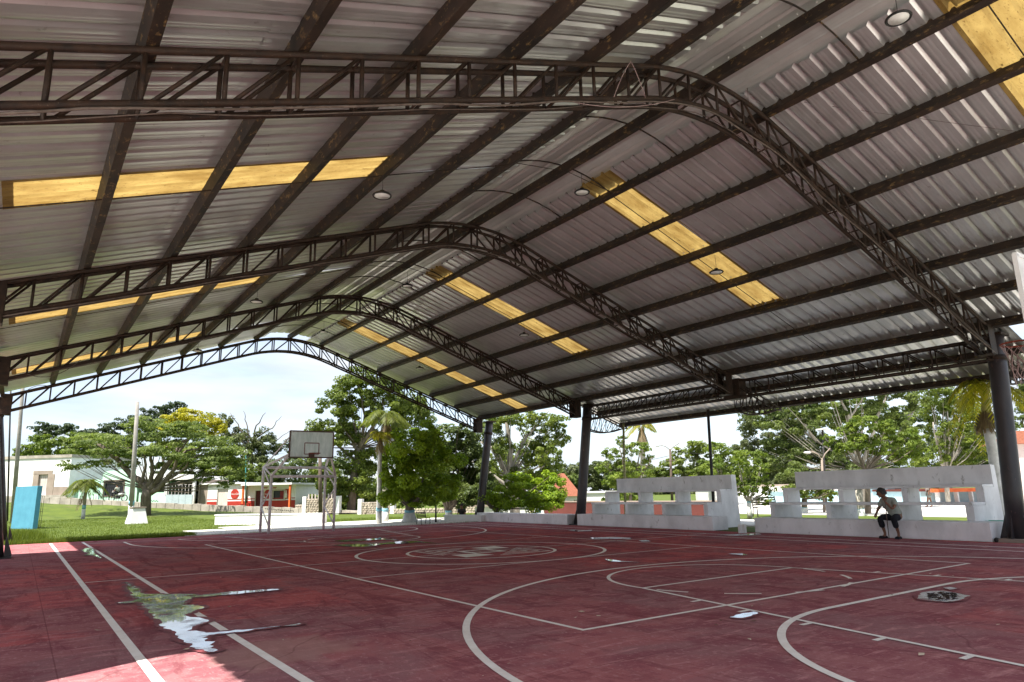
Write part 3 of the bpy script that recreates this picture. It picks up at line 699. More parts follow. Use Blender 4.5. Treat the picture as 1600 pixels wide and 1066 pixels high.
# ------------------------------------------------------------------ basketball stands
m_target = mat('faded_marking', (.26, .17, .16), (.36, .28, .27), rough=.8, scale=12)
def stand(label, bx, by, s_, boardmt, z0=2.95, px_=1.33, rimx=0, frm=None):
    """bx,by board centre; s_ = +1 when the posts stand at larger y than the board"""
    t = thing('basketball_stand', label, 'basketball stand')
    def L_(p): return (bx+p[0], by+s_*p[1], p[2])
    for sx in (-1, 1):
        for yy, h in ((.75, 2.25), (1.95, 2.65)):
            MB().tube([L_((sx*px_, yy, 0)), L_((sx*px_, yy, h))], .058, 8).build('post', m_galv, t, True)
        MB().tube([L_((sx*px_, .75, 2.25)), L_((sx*px_, 1.95, 2.65))], .035, 8).build('brace', m_galv, t, True)
        zz = MB(); lv_ = [(1.95,2.6),(.75,1.75),(1.95,1.0),(.75,.25)]
        for a, c in zip(lv_, lv_[1:]): zz.tube([L_((sx*px_, a[0], a[1])), L_((sx*px_, c[0], c[1]))], .03, 6)
        zz.build('lacing', m_galv, t, True)
        MB().tube([L_((sx*px_, .75, 2.25)), L_((sx*.82, .06, 3.1))], .046, 8).build('arm', m_galv, t, True)
        MB().tube([L_((sx*px_, 1.95, 2.65)), L_((sx*.82, .06, 3.1))], .046, 8).build('arm', m_galv, t, True)
        MB().tube([L_((sx*px_, 1.95, 2.65)), L_((sx*.82, .06, 3.85))], .025, 8).build('arm', m_galv, t, True)
    MB().tube([L_((-px_, .75, 2.22)), L_((px_, .75, 2.22))], .055, 8).build('crossbar', m_galv, t, True)
    MB().tube([L_((-px_, 1.95, 2.62)), L_((px_, 1.95, 2.62))], .055, 8).build('crossbar', m_galv, t, True)
    bd = MB().box(L_((-.88,-.012,z0+.02))[:1]+(min(L_((0,-.012,0))[1], L_((0,.012,0))[1]),)+(z0+.02,), (bx+.88, max(L_((0,-.012,0))[1], L_((0,.012,0))[1]), z0+1.03)).build('backboard', boardmt, t)
    fr = MB(); w_ = .05
    for a, c in (((-.9,z0),(.9,z0)),((-.9,z0+1.05),(.9,z0+1.05)),((-.9,z0),(-.9,z0+1.05)),((.9,z0),(.9,z0+1.05))):
        fr.bar(L_((a[0],0,a[1])), L_((c[0],0,c[1])), .05, .05, (0,1,0))
    fr.build('board_frame', frm or m_purlin_f, bd)
    tg = MB()
    for a, c in (((-.295,.13),(.295,.13)),((-.295,.58),(.295,.58)),((-.295,.13),(-.295,.58)),((.295,.13),(.295,.58))):
        tg.bar(L_((a[0],-.02,z0+a[1])), L_((c[0],-.02,z0+c[1])), .045, .006, (0,1,0))
    tg.build('target_square', m_target, bd)
    rz_ = z0+.15; c = L_((rimx,-.38,rz_))
    MB().torus(c, .225, .012, 2, 28, 6).build('rim', m_rim, t, True)
    MB().bar(L_((rimx-.1,-.16,rz_)), L_((rimx-.1,0,rz_)), .02, .03).bar(L_((rimx+.1,-.16,rz_)), L_((rimx+.1,0,rz_)), .02, .03).box((c[0]-.12, min(by-.03,by+.03), rz_-.13), (c[0]+.12, max(by-.03,by+.03), rz_+.03)).build('rim_bracket', m_purlin_f, t)
    return t, c
m_purlin_f = mat('rusted_frame', (.13, .075, .06), (.08, .05, .045), rough=.7, scale=9)
stand('steel basketball stand with clear scuffed backboard at the far end of the court', .13, 13.0, 1, m_board)
t2, rc = stand('basketball stand with white backboard and hanging net, cut by the right photo edge', .74, -11.95, -1, m_white, 2.96, frm=m_white)
# net on near hoop: diagonal cords, sagging
nb = MB(); K = 12
def np_(i, lev): 
    a = 2*PI*(i+(.5 if lev%2 else 0))/K; r_ = (.225, .20, .17, .15, .135, .13)[lev]; return (rc[0]+r_*math.cos(a)+.012*math.sin(i*7+lev*3), rc[1]+r_*math.sin(a)+.012*math.cos(i*5+lev), rc[2]-.01-.085*lev)
for lev in range(5):
    for i in range(K):
        nb.tube([np_(i, lev), np_(i if lev%2 == 0 else i+1, lev+1)], .0035, 4); nb.tube([np_(i, lev), np_(i-1 if lev%2 == 0 else i, lev+1)], .0035, 4)
for i in range(9):
    p = np_(i*1.3, 5); nb.tube([p, (p[0]+.02*math.sin(i), p[1], p[2]-.05-.03*(i%3))], .0035, 4)
nb.build('net', m_net, t2)
# white cord hanging from the rim

# ------------------------------------------------------------------ people
def skin_obj(name, verts, edges, rad, mt, parent, sub=2, root=0):
    me = bpy.data.meshes.new(name); me.from_pydata([Vector(v) for v in verts], edges, []); me.update()
    o = link(name, me, mt, parent)
    o.modifiers.new('skin', 'SKIN').use_smooth_shade = True
    for i, v in enumerate(me.skin_vertices[0].data):
        r_ = rad[i]; v.radius = (r_, r_) if not isinstance(r_, tuple) else r_; v.use_root = (i == root)
    sb = o.modifiers.new('sub', 'SUBSURF'); sb.levels = sub; sb.render_levels = sub
    return o
def chain(V, E, Rd, pts, start=None):
    """append a chain of (xyz, r); start = index to hang it on"""
    prev = start
    for p, r_ in pts:
        V.append(p); Rd.append(r_); i = len(V)-1
        if prev is not None: E.append((prev, i))
        prev = i
    return prev
def fingers(V, E, Rd, wrist, palm_dir, side, curl, wi):
    """five fingers off the wrist vertex index wi"""
    pd = Vector(palm_dir).normalized(); sd_ = Vector(side).normalized(); cu = Vector(curl).normalized(); w_ = Vector(wrist)
    V.append(tuple(w_+pd*.05)); Rd.append((.034, .018)); k = len(V)-1; E.append((wi, k))
    for j, (o_, ln) in enumerate(((-.030, .062), (-.010, .075), (.011, .070), (.031, .055))):
        b0 = w_+pd*.085+sd_*o_; V.append(tuple(b0)); Rd.append(.010); i0 = len(V)-1; E.append((k, i0))
        b1 = b0+(pd*.75+cu*.6).normalized()*ln*.5; V.append(tuple(b1)); Rd.append(.0088); E.append((i0, len(V)-1)); i1 = len(V)-1
        b2 = b1+(pd*.15+cu).normalized()*ln*.5; V.append(tuple(b2)); Rd.append(.0075); E.append((i1, len(V)-1))
    t0 = w_+pd*.03-sd_*.036; V.append(tuple(t0)); Rd.append(.012); E.append((k, len(V)-1)); i0 = len(V)-1
    t1 = t0+(pd*.7-sd_*.5+cu*.5).normalized()*.04; V.append(tuple(t1)); Rd.append(.010); E.append((i0, len(V)-1)); i1 = len(V)-1
    t2_ = t1+(pd*.6+cu*.8).normalized()*.03; V.append(tuple(t2_)); Rd.append(.0085); E.append((i1, len(V)-1))
# seated man. local axes: +x = forward (towards the court), +y = his left, origin on the floor under the seat edge
man = thing('person', 'man in grey shirt and dark rolled trousers sitting on the near bleacher, chin on hand', 'person', None, (9.72, -5.2, 0), PI)
V_ = []; E_ = []; R_ = []
pel = chain(V_, E_, R_, [((-.08, 0, .56), .095)])
ch = chain(V_, E_, R_, [((-.06, -.02, .70), .12), ((.02, -.05, .84), .13), ((.08, -.08, .96), .12), ((.13, -.10, 1.03), .065), ((.17, -.12, 1.09), .055)], pel)
neck = ch
for s_, kn, an, toe in ((1, (.34, .14, .52), (.20, .15, .09), (.34, .17, .04)), (-1, (.30, -.24, .52), (.17, -.22, .09), (.31, -.27, .04))):
    hip = chain(V_, E_, R_, [((-.08, s_*.10, .55), .095), ((kn[0]*.55, kn[1]*.85, .555), .078), (kn, .058), (((kn[0]+an[0])/2+.0, (kn[1]+an[1])/2, .34), .050), ((an[0], an[1], .16), .036), (an, .036), ((an[0]+.06, an[1]+(toe[1]-an[1])*.4, .045), .036), (toe, .028)], pel)
shl = len(V_)-1
# left arm (his left, image right): elbow on thigh, hand up to the chin
tl = chain(V_, E_, R_, [((.09, .07, .985), .058), ((.14, .14, .88), .046), ((.24, .10, .76), .038), ((.27, .03, .86), .034), ((.29, -.05, .96), .026)], 3)
fingers(V_, E_, R_, (.29, -.05, .96), (-.05, -.1, 1), (.1, 1, 0), (-.6, -.5, .3), tl)
# right arm hangs to the right knee
tr_ = chain(V_, E_, R_, [((.07, -.23, .97), .058), ((.12, -.29, .83), .046), ((.19, -.33, .72), .036), ((.28, -.33, .63), .026)], 3)
fingers(V_, E_, R_, (.28, -.33, .63), (.8, .25, -.35), (.1, 1, .2), (0, .1, -1), tr_)
body = skin_obj('body', V_, E_, R_, m_skin, man)
# head: shaped mesh, turned to his right (image left)
hd = MB(); nu, nv = 16, 12; vs = []
for i in range(nv+1):
    for j in range(nu):
        t = PI*i/nv; q = 2*PI*j/nu; x = math.sin(t)*math.cos(q); y = math.sin(t)*math.sin(q); z = math.cos(t)
        rx = .098*(1.0+(.06 if x > 0 else .04)); ry = .076; rz_ = .118
        if z < 0: ry *= 1+.30*z; rx *= 1+.12*z
        px_ = x*rx; 
        if x > .75 and -.35 < z < .25: px_ += .018*(1-abs(z+.1)/.35)*(1-min(1, abs(y)/.3))   # nose
        if x > .6 and .1 < z < .35: px_ -= .004
        vs.append((px_, y*ry, z*rz_))
hd.add(vs, [(i*nu+j, (i+1)*nu+j, (i+1)*nu+(j+1)%nu, i*nu+(j+1)%nu) for i in range(nv) for j in range(nu)])
hd.ball((0, .078, -.005), (.02, .010, .03)); hd.ball((0, -.078, -.005), (.02, .010, .03)); hd.ball((.106, 0, -.018), (.016, .013, .018)); hd.ball((.094, 0, -.062), (.010, .024, .007))
hd.ball((.075, .03, -.085), (.02,.015,.015))
head = hd.build('head', m_skin, man, True); head.location = (.22, -.15, 1.175); head.rotation_euler = (R(4), R(14), R(-62))
for q in (.03, -.03): MB().ball((.090, q, .012), .011).build('eye', m_hair, head, True)
hr = MB(); vs = []
for i in range(9):
    for j in range(nu):
        t = PI*.62*i/8; q = 2*PI*j/nu; k = 1.10+.05*math.sin(j*3.1+i*2)+.03*math.sin(j*7)
        cut = 1 if math.cos(q) < .35 else 0
        tt = t if cut else t*.62
        vs.append((math.sin(tt)*math.cos(q)*.108*k-.008, math.sin(tt)*math.sin(q)*.085*k, math.cos(tt)*.122*k))
hr.add(vs, [(i*nu+j, (i+1)*nu+j, (i+1)*nu+(j+1)%nu, i*nu+(j+1)%nu) for i in range(8) for j in range(nu)])
hr.build('hair', m_hair, head, True); head.scale = (1.08,)*3
# shirt
V2 = []; E2 = []; R2 = []
c0 = chain(V2, E2, R2, [((-.14, 0, .50), (.19, .20)), ((-.08, -.01, .68), (.16, .18)), ((.0, -.05, .83), (.155, .18)), ((.07, -.08, .955), (.13, .165)), ((.13, -.10, 1.03), .07)])
chain(V2, E2, R2, [((.085, .085, .985), .080), ((.12, .13, .90), .072), ((.165, .145, .84), .062)], 3)
chain(V2, E2, R2, [((.065, -.235, .975), .080), ((.10, -.275, .88), .070), ((.13, -.30, .81), .062)], 3)
skin_obj('shirt', V2, E2, R2, m_shirt, man)
V3 = []; E3 = []; R3 = []
p0 = chain(V3, E3, R3, [((-.03, 0, .54), .115)]); chain(V3, E3, R3, [((-.12, 0, .555), .10), ((-.17, 0, .60), .045)], p0)
for s_, kn, an in ((1, (.34, .14, .525), (.20, .15, .09)), (-1, (.30, -.24, .525), (.17, -.22, .09))):
    chain(V3, E3, R3, [((-.06, s_*.10, .54), .108), ((kn[0]*.55, kn[1]*.85, .55), .094), (kn, .080), (((kn[0]*.6+an[0]*.4), (kn[1]+an[1])/2, .36), .078), ((kn[0]*.4+an[0]*.6, kn[1]*.4+an[1]*.6, .27), .074)], p0)
skin_obj('trousers', V3, E3, R3, m_trouser, man)
for an, toe in (((.20, .15), (.36, .17)), ((.17, -.22), (.33, -.27))):
    MB().tube([(an[0]-.06, an[1], .02), (toe[0], toe[1], .02)], [.05, .055], 8).build('sandal', m_trouser, man)
st = MB().tube([(.34, -.04, .003), (.325, -.04, .5), (.30, -.035, 1.0)], [.010, .012, .013], 8); o = st.build('walking_stick', m_polew, None, True)
o.location = (9.72, -5.2, 0); o.rotation_euler = (0, 0, PI); tag(o, 'thin brown walking stick held upright by the seated man', 'walking stick')

def walker(label, loc, rz, shirt, pants, sit=False, scale=1):
    t = thing('person', label, 'person', None, loc, rz, scale)
    V = []; E = []; Rr = []
    if not sit:
        pv = chain(V, E, Rr, [((0,0,.92), .13)])
        chain(V, E, Rr, [((0,0,1.1), .12), ((0,0,1.3), .13), ((0,0,1.43), .09), ((.02,0,1.52), .055), ((.03,0,1.62), .10), ((.03,0,1.70), .085)], pv)
        for s_, k in ((1, .16), (-1, -.12)):
            chain(V, E, Rr, [((0, s_*.09, .86), .09), ((k*.6, s_*.1, .48), .06), ((k, s_*.1, .1), .042), ((k+.14, s_*.1, .04), .035)], pv)
            a = chain(V, E, Rr, [((0, s_*.19, 1.38), .055), ((-k*.5, s_*.24, 1.12), .042), ((k*.2, s_*.23, .86), .032)], 2)
            fingers(V, E, Rr, (k*.2, s_*.23, .86), (0, 0, -1), (1, 0, 0), (0, -s_, -.2), a)
    else:
        pv = chain(V, E, Rr, [((0,0,.5), .14)])
        chain(V, E, Rr, [((0,0,.68), .13), ((.04,0,.85), .14), ((.08,0,.98), .09), ((.1,0,1.05), .055), ((.12,0,1.15), .10), ((.12,0,1.22), .085)], pv)
        for s_ in (1, -1):
            chain(V, E, Rr, [((.05, s_*.1, .5), .095), ((.42, s_*.12, .5), .065), ((.40, s_*.12, .1), .045), ((.52, s_*.12, .05), .035)], pv)
            a = chain(V, E, Rr, [((.05, s_*.19, .93), .055), ((.12, s_*.24, .7), .042), ((.32, s_*.16, .62), .032)], 2)
            fingers(V, E, Rr, (.32, s_*.16, .62), (1, 0, -.2), (0, 1, 0), (0, 0, -1), a)
    skin_obj('body', V, E, Rr, m_skin, t, 1)
    if not sit:
        skin_obj('shirt', [(0,0,.9),(0,0,1.1),(0,0,1.3),(0,0,1.42),(0,.2,1.37),(-.03,.235,1.2),(0,-.2,1.37),(.03,-.235,1.2)], [(0,1),(1,2),(2,3),(2,4),(4,5),(2,6),(6,7)], [.155,.15,.155,.10,.075,.06,.075,.06], shirt, t, 1)
        skin_obj('shorts', [(0,0,.9),(0,.09,.8),(.06,.1,.55),(0,-.09,.8),(-.05,-.1,.55)], [(0,1),(1,2),(0,3),(3,4)], [.15,.11,.095,.11,.095], pants, t, 1)
        MB().ball((.02, 0, 1.69), (.11, .10, .09)).build('hair', m_hair, t, True)
    else:
        skin_obj('shirt', [(0,0,.52),(0,0,.7),(.04,0,.88),(.08,0,.98),(.06,.2,.92),(.1,.24,.76),(.06,-.2,.92),(.1,-.24,.76)], [(0,1),(1,2),(2,3),(2,4),(4,5),(2,6),(6,7)], [.165,.16,.165,.10,.075,.06,.075,.06], shirt, t, 1)
        skin_obj('trousers', [(0,0,.5),(.05,.1,.5),(.42,.12,.5),(.40,.12,.18),(.05,-.1,.5),(.42,-.12,.5),(.40,-.12,.18)], [(0,1),(1,2),(2,3),(0,4),(4,5),(5,6)], [.155,.11,.08,.06,.11,.08,.06], pants, t, 1)
        MB().ball((.10, 0, 1.20), (.11, .10, .10)).build('hair', m_hair, t, True)
    return t

# ------------------------------------------------------------------ vegetation
LM = {
 'mid': leafmat('leaves_mid', (0.054, 0.088, 0.011), (0.177, 0.220, 0.030)),
 'dark': leafmat('leaves_dark', (0.037, 0.064, 0.013), (0.145, 0.184, 0.037)),
 'round': leafmat('leaves_round', (0.095, 0.167, 0.010), (0.301, 0.405, 0.022)),
 'lime': leafmat('leaves_lime', (0.061, 0.103, 0.010), (0.180, 0.232, 0.030)),
 'yellow': leafmat('leaves_yellow', (0.215, 0.223, 0.010), (0.447, 0.395, 0.018)),
 'olive': leafmat('leaves_olive', (0.047, 0.064, 0.019), (0.129, 0.154, 0.052)),
 'blue': leafmat('leaves_bluegreen', (0.021, 0.039, 0.013), (0.073, 0.103, 0.039)),
 'feather': leafmat('leaves_feather', (0.069, 0.106, 0.022), (0.213, 0.262, 0.069), .45),
 'frond': leafmat('fronds', (0.039, 0.068, 0.009), (0.180, 0.201, 0.034), .45),
 'frondy': leafmat('fronds_yellow', (0.086, 0.111, 0.010), (0.361, 0.318, 0.043), .5),
 'dry': leafmat('fronds_dry', (0.120, 0.086, 0.047), (0.309, 0.232, 0.129), .3),
 'grass': leafmat('grass_blades', (.070, .105, .012), (.170, .210, .030), .35),
}
def leaves(P, Nn, size, aspect=.55, jit=.35, rs=None):
    """diamond leaves at points P with normals Nn"""
    rs = rs or nrg; n = len(P); Nn = Nn+rs.normal(0, .55, Nn.shape); Nn /= np.linalg.norm(Nn, axis=1, keepdims=True)+1e-9
    a = np.cross(Nn, rs.normal(0, 1, Nn.shape)); a /= np.linalg.norm(a, axis=1, keepdims=True)+1e-9; b = np.cross(Nn, a)
    s_ = size*(1+rs.uniform(-jit, jit, (n, 1)))*.5
    Vv = np.stack([P-a*s_, P-b*s_*aspect+Nn*s_*.12, P+a*s_, P+b*s_*aspect+Nn*s_*.12], 1).reshape(-1, 3)
    return Vv, np.arange(n*4).reshape(-1, 4)
def crown_points(blobs, leaf, dens, shell=.55, clump=.30):
    Ps = []; Ns = []; Vs = []
    for c, r3 in blobs:
        c = np.array(c); r3 = np.array(r3); rm = r3.mean()
        ncl = max(6, int(9*(1/clump)**2*.22)); 
        u = nrg.normal(0, 1, (ncl, 3)); u /= np.linalg.norm(u, axis=1, keepdims=True); rr = nrg.uniform(shell, 1.02, (ncl, 1))**.8
        cc = u*rr; tot = int(dens*4*PI*rm*rm/(leaf*leaf)*7.5); per = max(8, tot//ncl)
        for k in range(ncl):
            cr = clump*nrg.uniform(.6, 1.25); q = nrg.normal(0, 1, (per, 3)); q /= np.linalg.norm(q, axis=1, keepdims=True)
            q *= nrg.uniform(.45, 1, (per, 1))**.6; q[:, 2] *= .75
            Ps.append(c+(cc[k]+q*cr)*r3); nn = q*.8+cc[k]*.5; nn[:, 2] += .45; Ns.append(nn)
            Vs.append(np.clip(nrg.normal(.45, .17, per)+nrg.normal(0, .16), 0, 1))
    return np.concatenate(Ps), np.concatenate(Ns), np.concatenate(Vs)
NL = []
def tree(name, label, d, trunk, limbs, blobs, lm, leaf=.22, dens=.55, tm=None, band=None, group=None, clump=.30, shell=.5, flat_=1, seed=0, twigs=True, cat='tree', bs=1.0):
    """trunk/limbs: (px,py,rpx) polylines; blobs: (px,py,rx,ry) crown masses; all at depth d (metres)"""
    rl = random.Random(seed+int(d*13)+len(blobs)); tm = tm or m_trunk
    b0 = at(trunk[0][0], trunk[0][1], d); zg = gz(b0.x, b0.y) if not (-12 < b0.x < 13 and b0.y < 18) else 0
    t = thing(name, label, cat, group, (b0.x, b0.y, min(zg, b0.z) if b0.z-zg < .6 else zg))
    O = Vector(t.location)
    tp = [at(x, y, d)-O for x, y, r_ in trunk]; tr_ = [m(r_, d) for *_, r_ in trunk]; tp[0].z = -.15
    MB().tube(tp, tr_, 10).build('trunk', tm, t, True)
    if band:
        lb, hb = band; P = [Vector(tp[0]).lerp(tp[1], q) if True else 0 for q in (0, .33, .66, 1)]
        MB().tube([Vector((0, 0, 0)), tp[0].lerp(tp[1], .5), tp[1]], [tr_[0]*1.06, (tr_[0]+tr_[1])/2*1.06, tr_[1]*1.06], 12).build('painted_base', m_limed, t, True)
        q0 = tp[1]; q1 = tp[1]+(tp[1]-tp[0]).normalized()*hb; MB().tube([q0, q1], [tr_[1]*1.07, tr_[1]*1.05], 12).build('painted_band', m_bluewash, t, True)
    for lbm in limbs:
        off = rl.uniform(-1, 1)*m(12, d); n = len(lbm)
        pts = []
        for i, (x, y, r_) in enumerate(lbm): pts.append(at(x, y, d+off*i/(n-1)*1.5)-O)
        fine = []; rr = []
        for i in range(n-1):
            for k in range(4):
                q = pts[i].lerp(pts[i+1], k/4); j = m(1.4, d); 
                if i or k: q += Vector((rl.uniform(-j, j), rl.uniform(-j, j), rl.uniform(-j, j)))
                fine.append(q); rr.append(m(lbm[i][2]+(lbm[i+1][2]-lbm[i][2])*k/4, d))
        fine.append(pts[-1]); rr.append(m(lbm[-1][2], d)); MB().tube(fine, rr, 7).build('limb', tm, t, True)
    leaf *= .78; shell *= .62; clump = max(clump, .35)
    bb = []; tw = MB(); top = tp[-1]
    for (x, y, rx, ry) in blobs:
        rx *= bs; ry *= bs
        dd = d+rl.uniform(-.5, .5)*m(rx, d); c = at(x, y, dd)-O; r3 = (m(rx, d), m(rx, d)*.95, m(ry, d)*flat_)
        bb.append((c, r3))
        if twigs:
            for k in range(2):
                e = c+Vector((rl.uniform(-.8, .8)*r3[0], rl.uniform(-.8, .8)*r3[1], rl.uniform(-.3, .8)*r3[2])); mid = top.lerp(e, .55)+Vector((0, 0, -.08*(e-top).length))
                rr_ = max(.015, min(.05, tr_[-1]*.3)); tw.tube([top, mid, e], [rr_, rr_*.6, .008], 4)
    if twigs and tw.v: tag(tw.build('branches', tm, t), kind='stuff')
    P, Nn, vv = crown_points(bb, leaf, dens, shell, clump); Vv, Ff = leaves(P, Nn, leaf)
    NL.append(len(P))
    link('crown', npmesh('crown', Vv, Ff, vv), LM[lm], t)
    return t
def frond(MBv, base, dirh, ln, up, droop, lw, nl=26, seed=0, hang=.35):
    """one pinnate palm frond as leaflets; returns (verts, faces) appended to lists"""
    Vv, Ff, W_ = MBv; rs = random.Random(seed); dh = Vector(dirh).normalized(); sd_ = dh.cross(Vector((0, 0, 1))).normalized()
    def P(t): return Vector(base)+dh*ln*(t-.12*t*t)*math.cos(up)+Vector((0, 0, 1))*(ln*t*math.sin(up)-droop*ln*t*t)
    for i in range(nl):
        t = .12+.88*i/nl; p = P(t); q = P(min(1, t+.04)); ax = (q-p).normalized(); w_ = lw*math.sin(PI*min(1, .12+t*.86))**.6*rs.uniform(.85, 1.1)
        for s_ in (-1, 1):
            dr = (sd_*s_*.9+ax*.55+Vector((0, 0, -hang-rs.random()*.35))).normalized(); e = p+dr*w_; wd = lw*.075; k = len(Vv)
            mid = p.lerp(e, .5)+Vector((0, 0, .03*lw)); Vv += [p-ax*wd*.4, mid-ax*wd, e, mid+ax*wd]; Ff.append((k, k+1, k+2, k+3)); W_.append(min(1, max(0, rs.gauss(.5, .2))))
    k = len(Vv); rw = .018
    for i in range(9):
        p = P(i/8); r_ = rw*(1-.7*i/8); Vv += [p-sd_*r_, p+sd_*r_, p+Vector((0, 0, -r_*1.6)), p+Vector((0, 0, r_))]
    for i in range(8):
        a = k+4*i; Ff += [(a, a+1, a+5, a+4), (a+1, a+2, a+6, a+5), (a+2, a, a+4, a+6)]; W_ += [.8, .8, .8]
def palm(label, d, trunk, crown, fl, n, lm='frond', dead=4, band=True, wf=.28, seed=0, name='palm_tree', lw=.32, upr=(-.2, 1.1), droop=.55, tm=None, extra=None, shaft=False):
    b0 = at(trunk[0][0], trunk[0][1], d); zg = gz(b0.x, b0.y) if not (-12 < b0.x < 14 and b0.y < 18) else 0
    t = thing(name, label, 'palm tree', None, (b0.x, b0.y, min(zg, b0.z))); O = Vector(t.location); rs = random.Random(seed)
    tp = [at(x, y, d)-O for x, y, r_ in trunk]; tp[0].z = -.05; tr_ = [m(r_, d) for *_, r_ in trunk]
    fine = []; fr_ = []
    for i in range(len(tp)-1):
        for k in range(8): q = k/8; fine.append(tp[i].lerp(tp[i+1], q)); fr_.append((tr_[i]*(1-q)+tr_[i+1]*q)*(1.03 if k % 2 else .97))
    fine.append(tp[-1]); fr_.append(tr_[-1])
    MB().tube(fine, fr_, 12).build('trunk', tm or m_palebark, t, True)
    if band:
        MB().tube([Vector((0,0,0)).lerp(tp[1], 0), tp[0].lerp(tp[1], wf)], [tr_[0]*1.06, tr_[0]*1.04], 12).build('painted_base', m_limed, t, True)
        MB().tube([tp[0].lerp(tp[1], wf), tp[0].lerp(tp[1], wf+(.06 if wf < .5 else .3))], [tr_[0]*1.06, tr_[0]*1.04], 12).build('painted_band', m_bluewash, t, True)
    c = at(crown[0], crown[1], d)-O
    for i in range(n):
        a = 2*PI*i/n*1.0+rs.uniform(-.3, .3); L_ = ([], [], []); ln = fl*rs.uniform(.8, 1.1); up = rs.uniform(*upr)
        frond(L_, c, (math.cos(a), math.sin(a), 0), ln, up, droop*(1+rs.uniform(-.2, .3))+max(0, up)*.5, fl*lw, 24, seed*50+i)
        link('frond', npmesh('frond', [tuple(v) for v in L_[0]], [f for f in L_[1]], L_[2]), LM[lm], t)
    for i in range(dead):
        a = 2*PI*i/max(1, dead)+rs.uniform(-.4, .4); L_ = ([], [], [])
        frond(L_, c+Vector((0, 0, -.1)), (math.cos(a), math.sin(a), 0), fl*rs.uniform(.55, .8), -1.1, .25, fl*lw*.8, 18, seed*90+i, .8)
        link('dry_frond', npmesh('dry_frond', [tuple(v) for v in L_[0]], [f for f in L_[1]], L_[2]), LM['dry'], t)
    return t

tree('umbrella_tree', 'wide spreading umbrella tree with twisted limbs in front of the green house', 54,
 [(229,792,8),(228,776,7.5),(232,764,8)],
 [[(231,766,5.5),(218,752,5),(205,742,4.5),(182,718,3.6),(160,697,3),(140,688,2)],[(232,764,4),(238,738,3.2),(235,712,2.2),(248,704,1.5),(262,698,1)],[(233,764,6),(250,744,5),(268,716,3.6),(283,692,2.6),(305,680,1.6)],
  [(236,770,4.6),(258,754,4),(270,736,3),(280,706,2),(292,690,1.2)],[(262,748,2.6),(285,735,2.2),(298,718,1.5),(318,708,1)],[(222,756,3),(228,726,2),(222,702,1.4)],[(182,718,2.2),(200,700,1.6),(215,690,1)],[(268,716,2),(300,702,1.5),(335,696,1)]],
 [(160,690,45,13),(210,684,45,14),(262,680,48,15),(312,688,45,15),(352,706,36,14),(130,703,34,11),(185,708,45,11),(112,728,20,8),(232,664,40,11),(285,668,40,11),(335,724,42,12),(368,742,22,9),(245,706,40,9),(300,712,42,10),(150,725,26,8),(200,725,22,7),(372,722,26,11),(318,748,18,7),(350,756,14,6)],
 'feather', .28, .30, clump=.34, shell=.35, seed=1)
tree('dark_tree', 'dark bluish tree rising beyond the white building at the far left', 96, [(75,790,3),(78,700,2)], [], [(62,667,14,9),(80,672,16,10),(100,671,14,10),(112,668,10,7),(70,684,16,12)], 'blue', .5, .6, seed=2)
tree('bright_green_tree', 'bright green bushy tree low above the white building', 86, [(90,790,3),(95,730,2)], [], [(50,708,24,14),(82,697,28,18),(115,690,26,16),(120,708,30,14),(150,700,28,20),(60,700,14,12)], 'lime', .42, .6, seed=3)
tree('dark_tree', 'dark green tree behind the umbrella tree, left of the concrete pole', 92, [(190,790,3),(190,720,2)], [], [(175,672,18,12),(195,664,18,10),(150,680,18,10),(125,678,14,8),(215,668,25,18),(190,700,35,25)], 'blue', .5, .6, seed=4)
tree('tall_dark_tree', 'tall dark tree poking above the yellow flowering tree', 104, [(255,790,3),(255,700,2)], [], [(232,648,14,12),(252,638,12,9),(268,633,12,8),(284,638,11,9),(240,664,20,14),(268,655,26,18)], 'blue', .55, .5, seed=5)
tree('flowering_tree', 'tree covered in yellow blossom behind the umbrella tree', 88, [(300,790,3),(300,720,2)], [], [(262,662,22,14),(288,652,26,13),(315,655,26,14),(335,668,18,16),(346,690,9,12),(290,672,40,14)], 'yellow', .36, .55, seed=6)
tree('green_tree', 'green leafy tree under the yellow blossom, behind the green house roof', 80, [(300,790,3),(300,740,2)], [], [(255,700,34,22),(300,710,40,25),(345,720,38,25),(265,735,34,16),(320,745,40,16),(372,738,28,20)], 'mid', .34, .6, seed=7)
tree('grey_green_tree', 'tall grey green tree with bare twigs left of the basketball board', 94, [(395,790,3.5),(392,700,2.5)],
 [[(392,700,1.6),(375,670,1),(360,645,.4)],[(392,700,1.6),(400,665,1),(415,645,.4)],[(395,690,1.4),(425,668,.8),(440,650,.3)],[(392,690,1.2),(385,660,.8),(380,642,.3)],[(400,690,1.2),(430,690,.7),(455,672,.3)]],
 [(348,662,16,18),(365,680,24,26),(385,700,28,28),(415,690,22,22),(435,712,28,28),(400,735,34,26)], 'olive', .42, .5, seed=8)
tree('dark_tree', 'dark tree mass directly behind the red and white store', 78, [(440,795,3),(440,750,2)], [], [(375,750,26,18),(405,745,26,24),(440,745,30,28),(470,735,28,36),(462,770,24,20),(420,765,24,14),(495,760,22,28)], 'dark', .36, .6, seed=9)
tree('bush', 'yellow green bush at the right end of the store', 66, [(478,796,2),(478,780,1)], [], [(474,772,14,14),(486,778,12,14),(468,785,10,8),(500,778,12,12)], 'lime', .25, .5, seed=10, cat='bush')
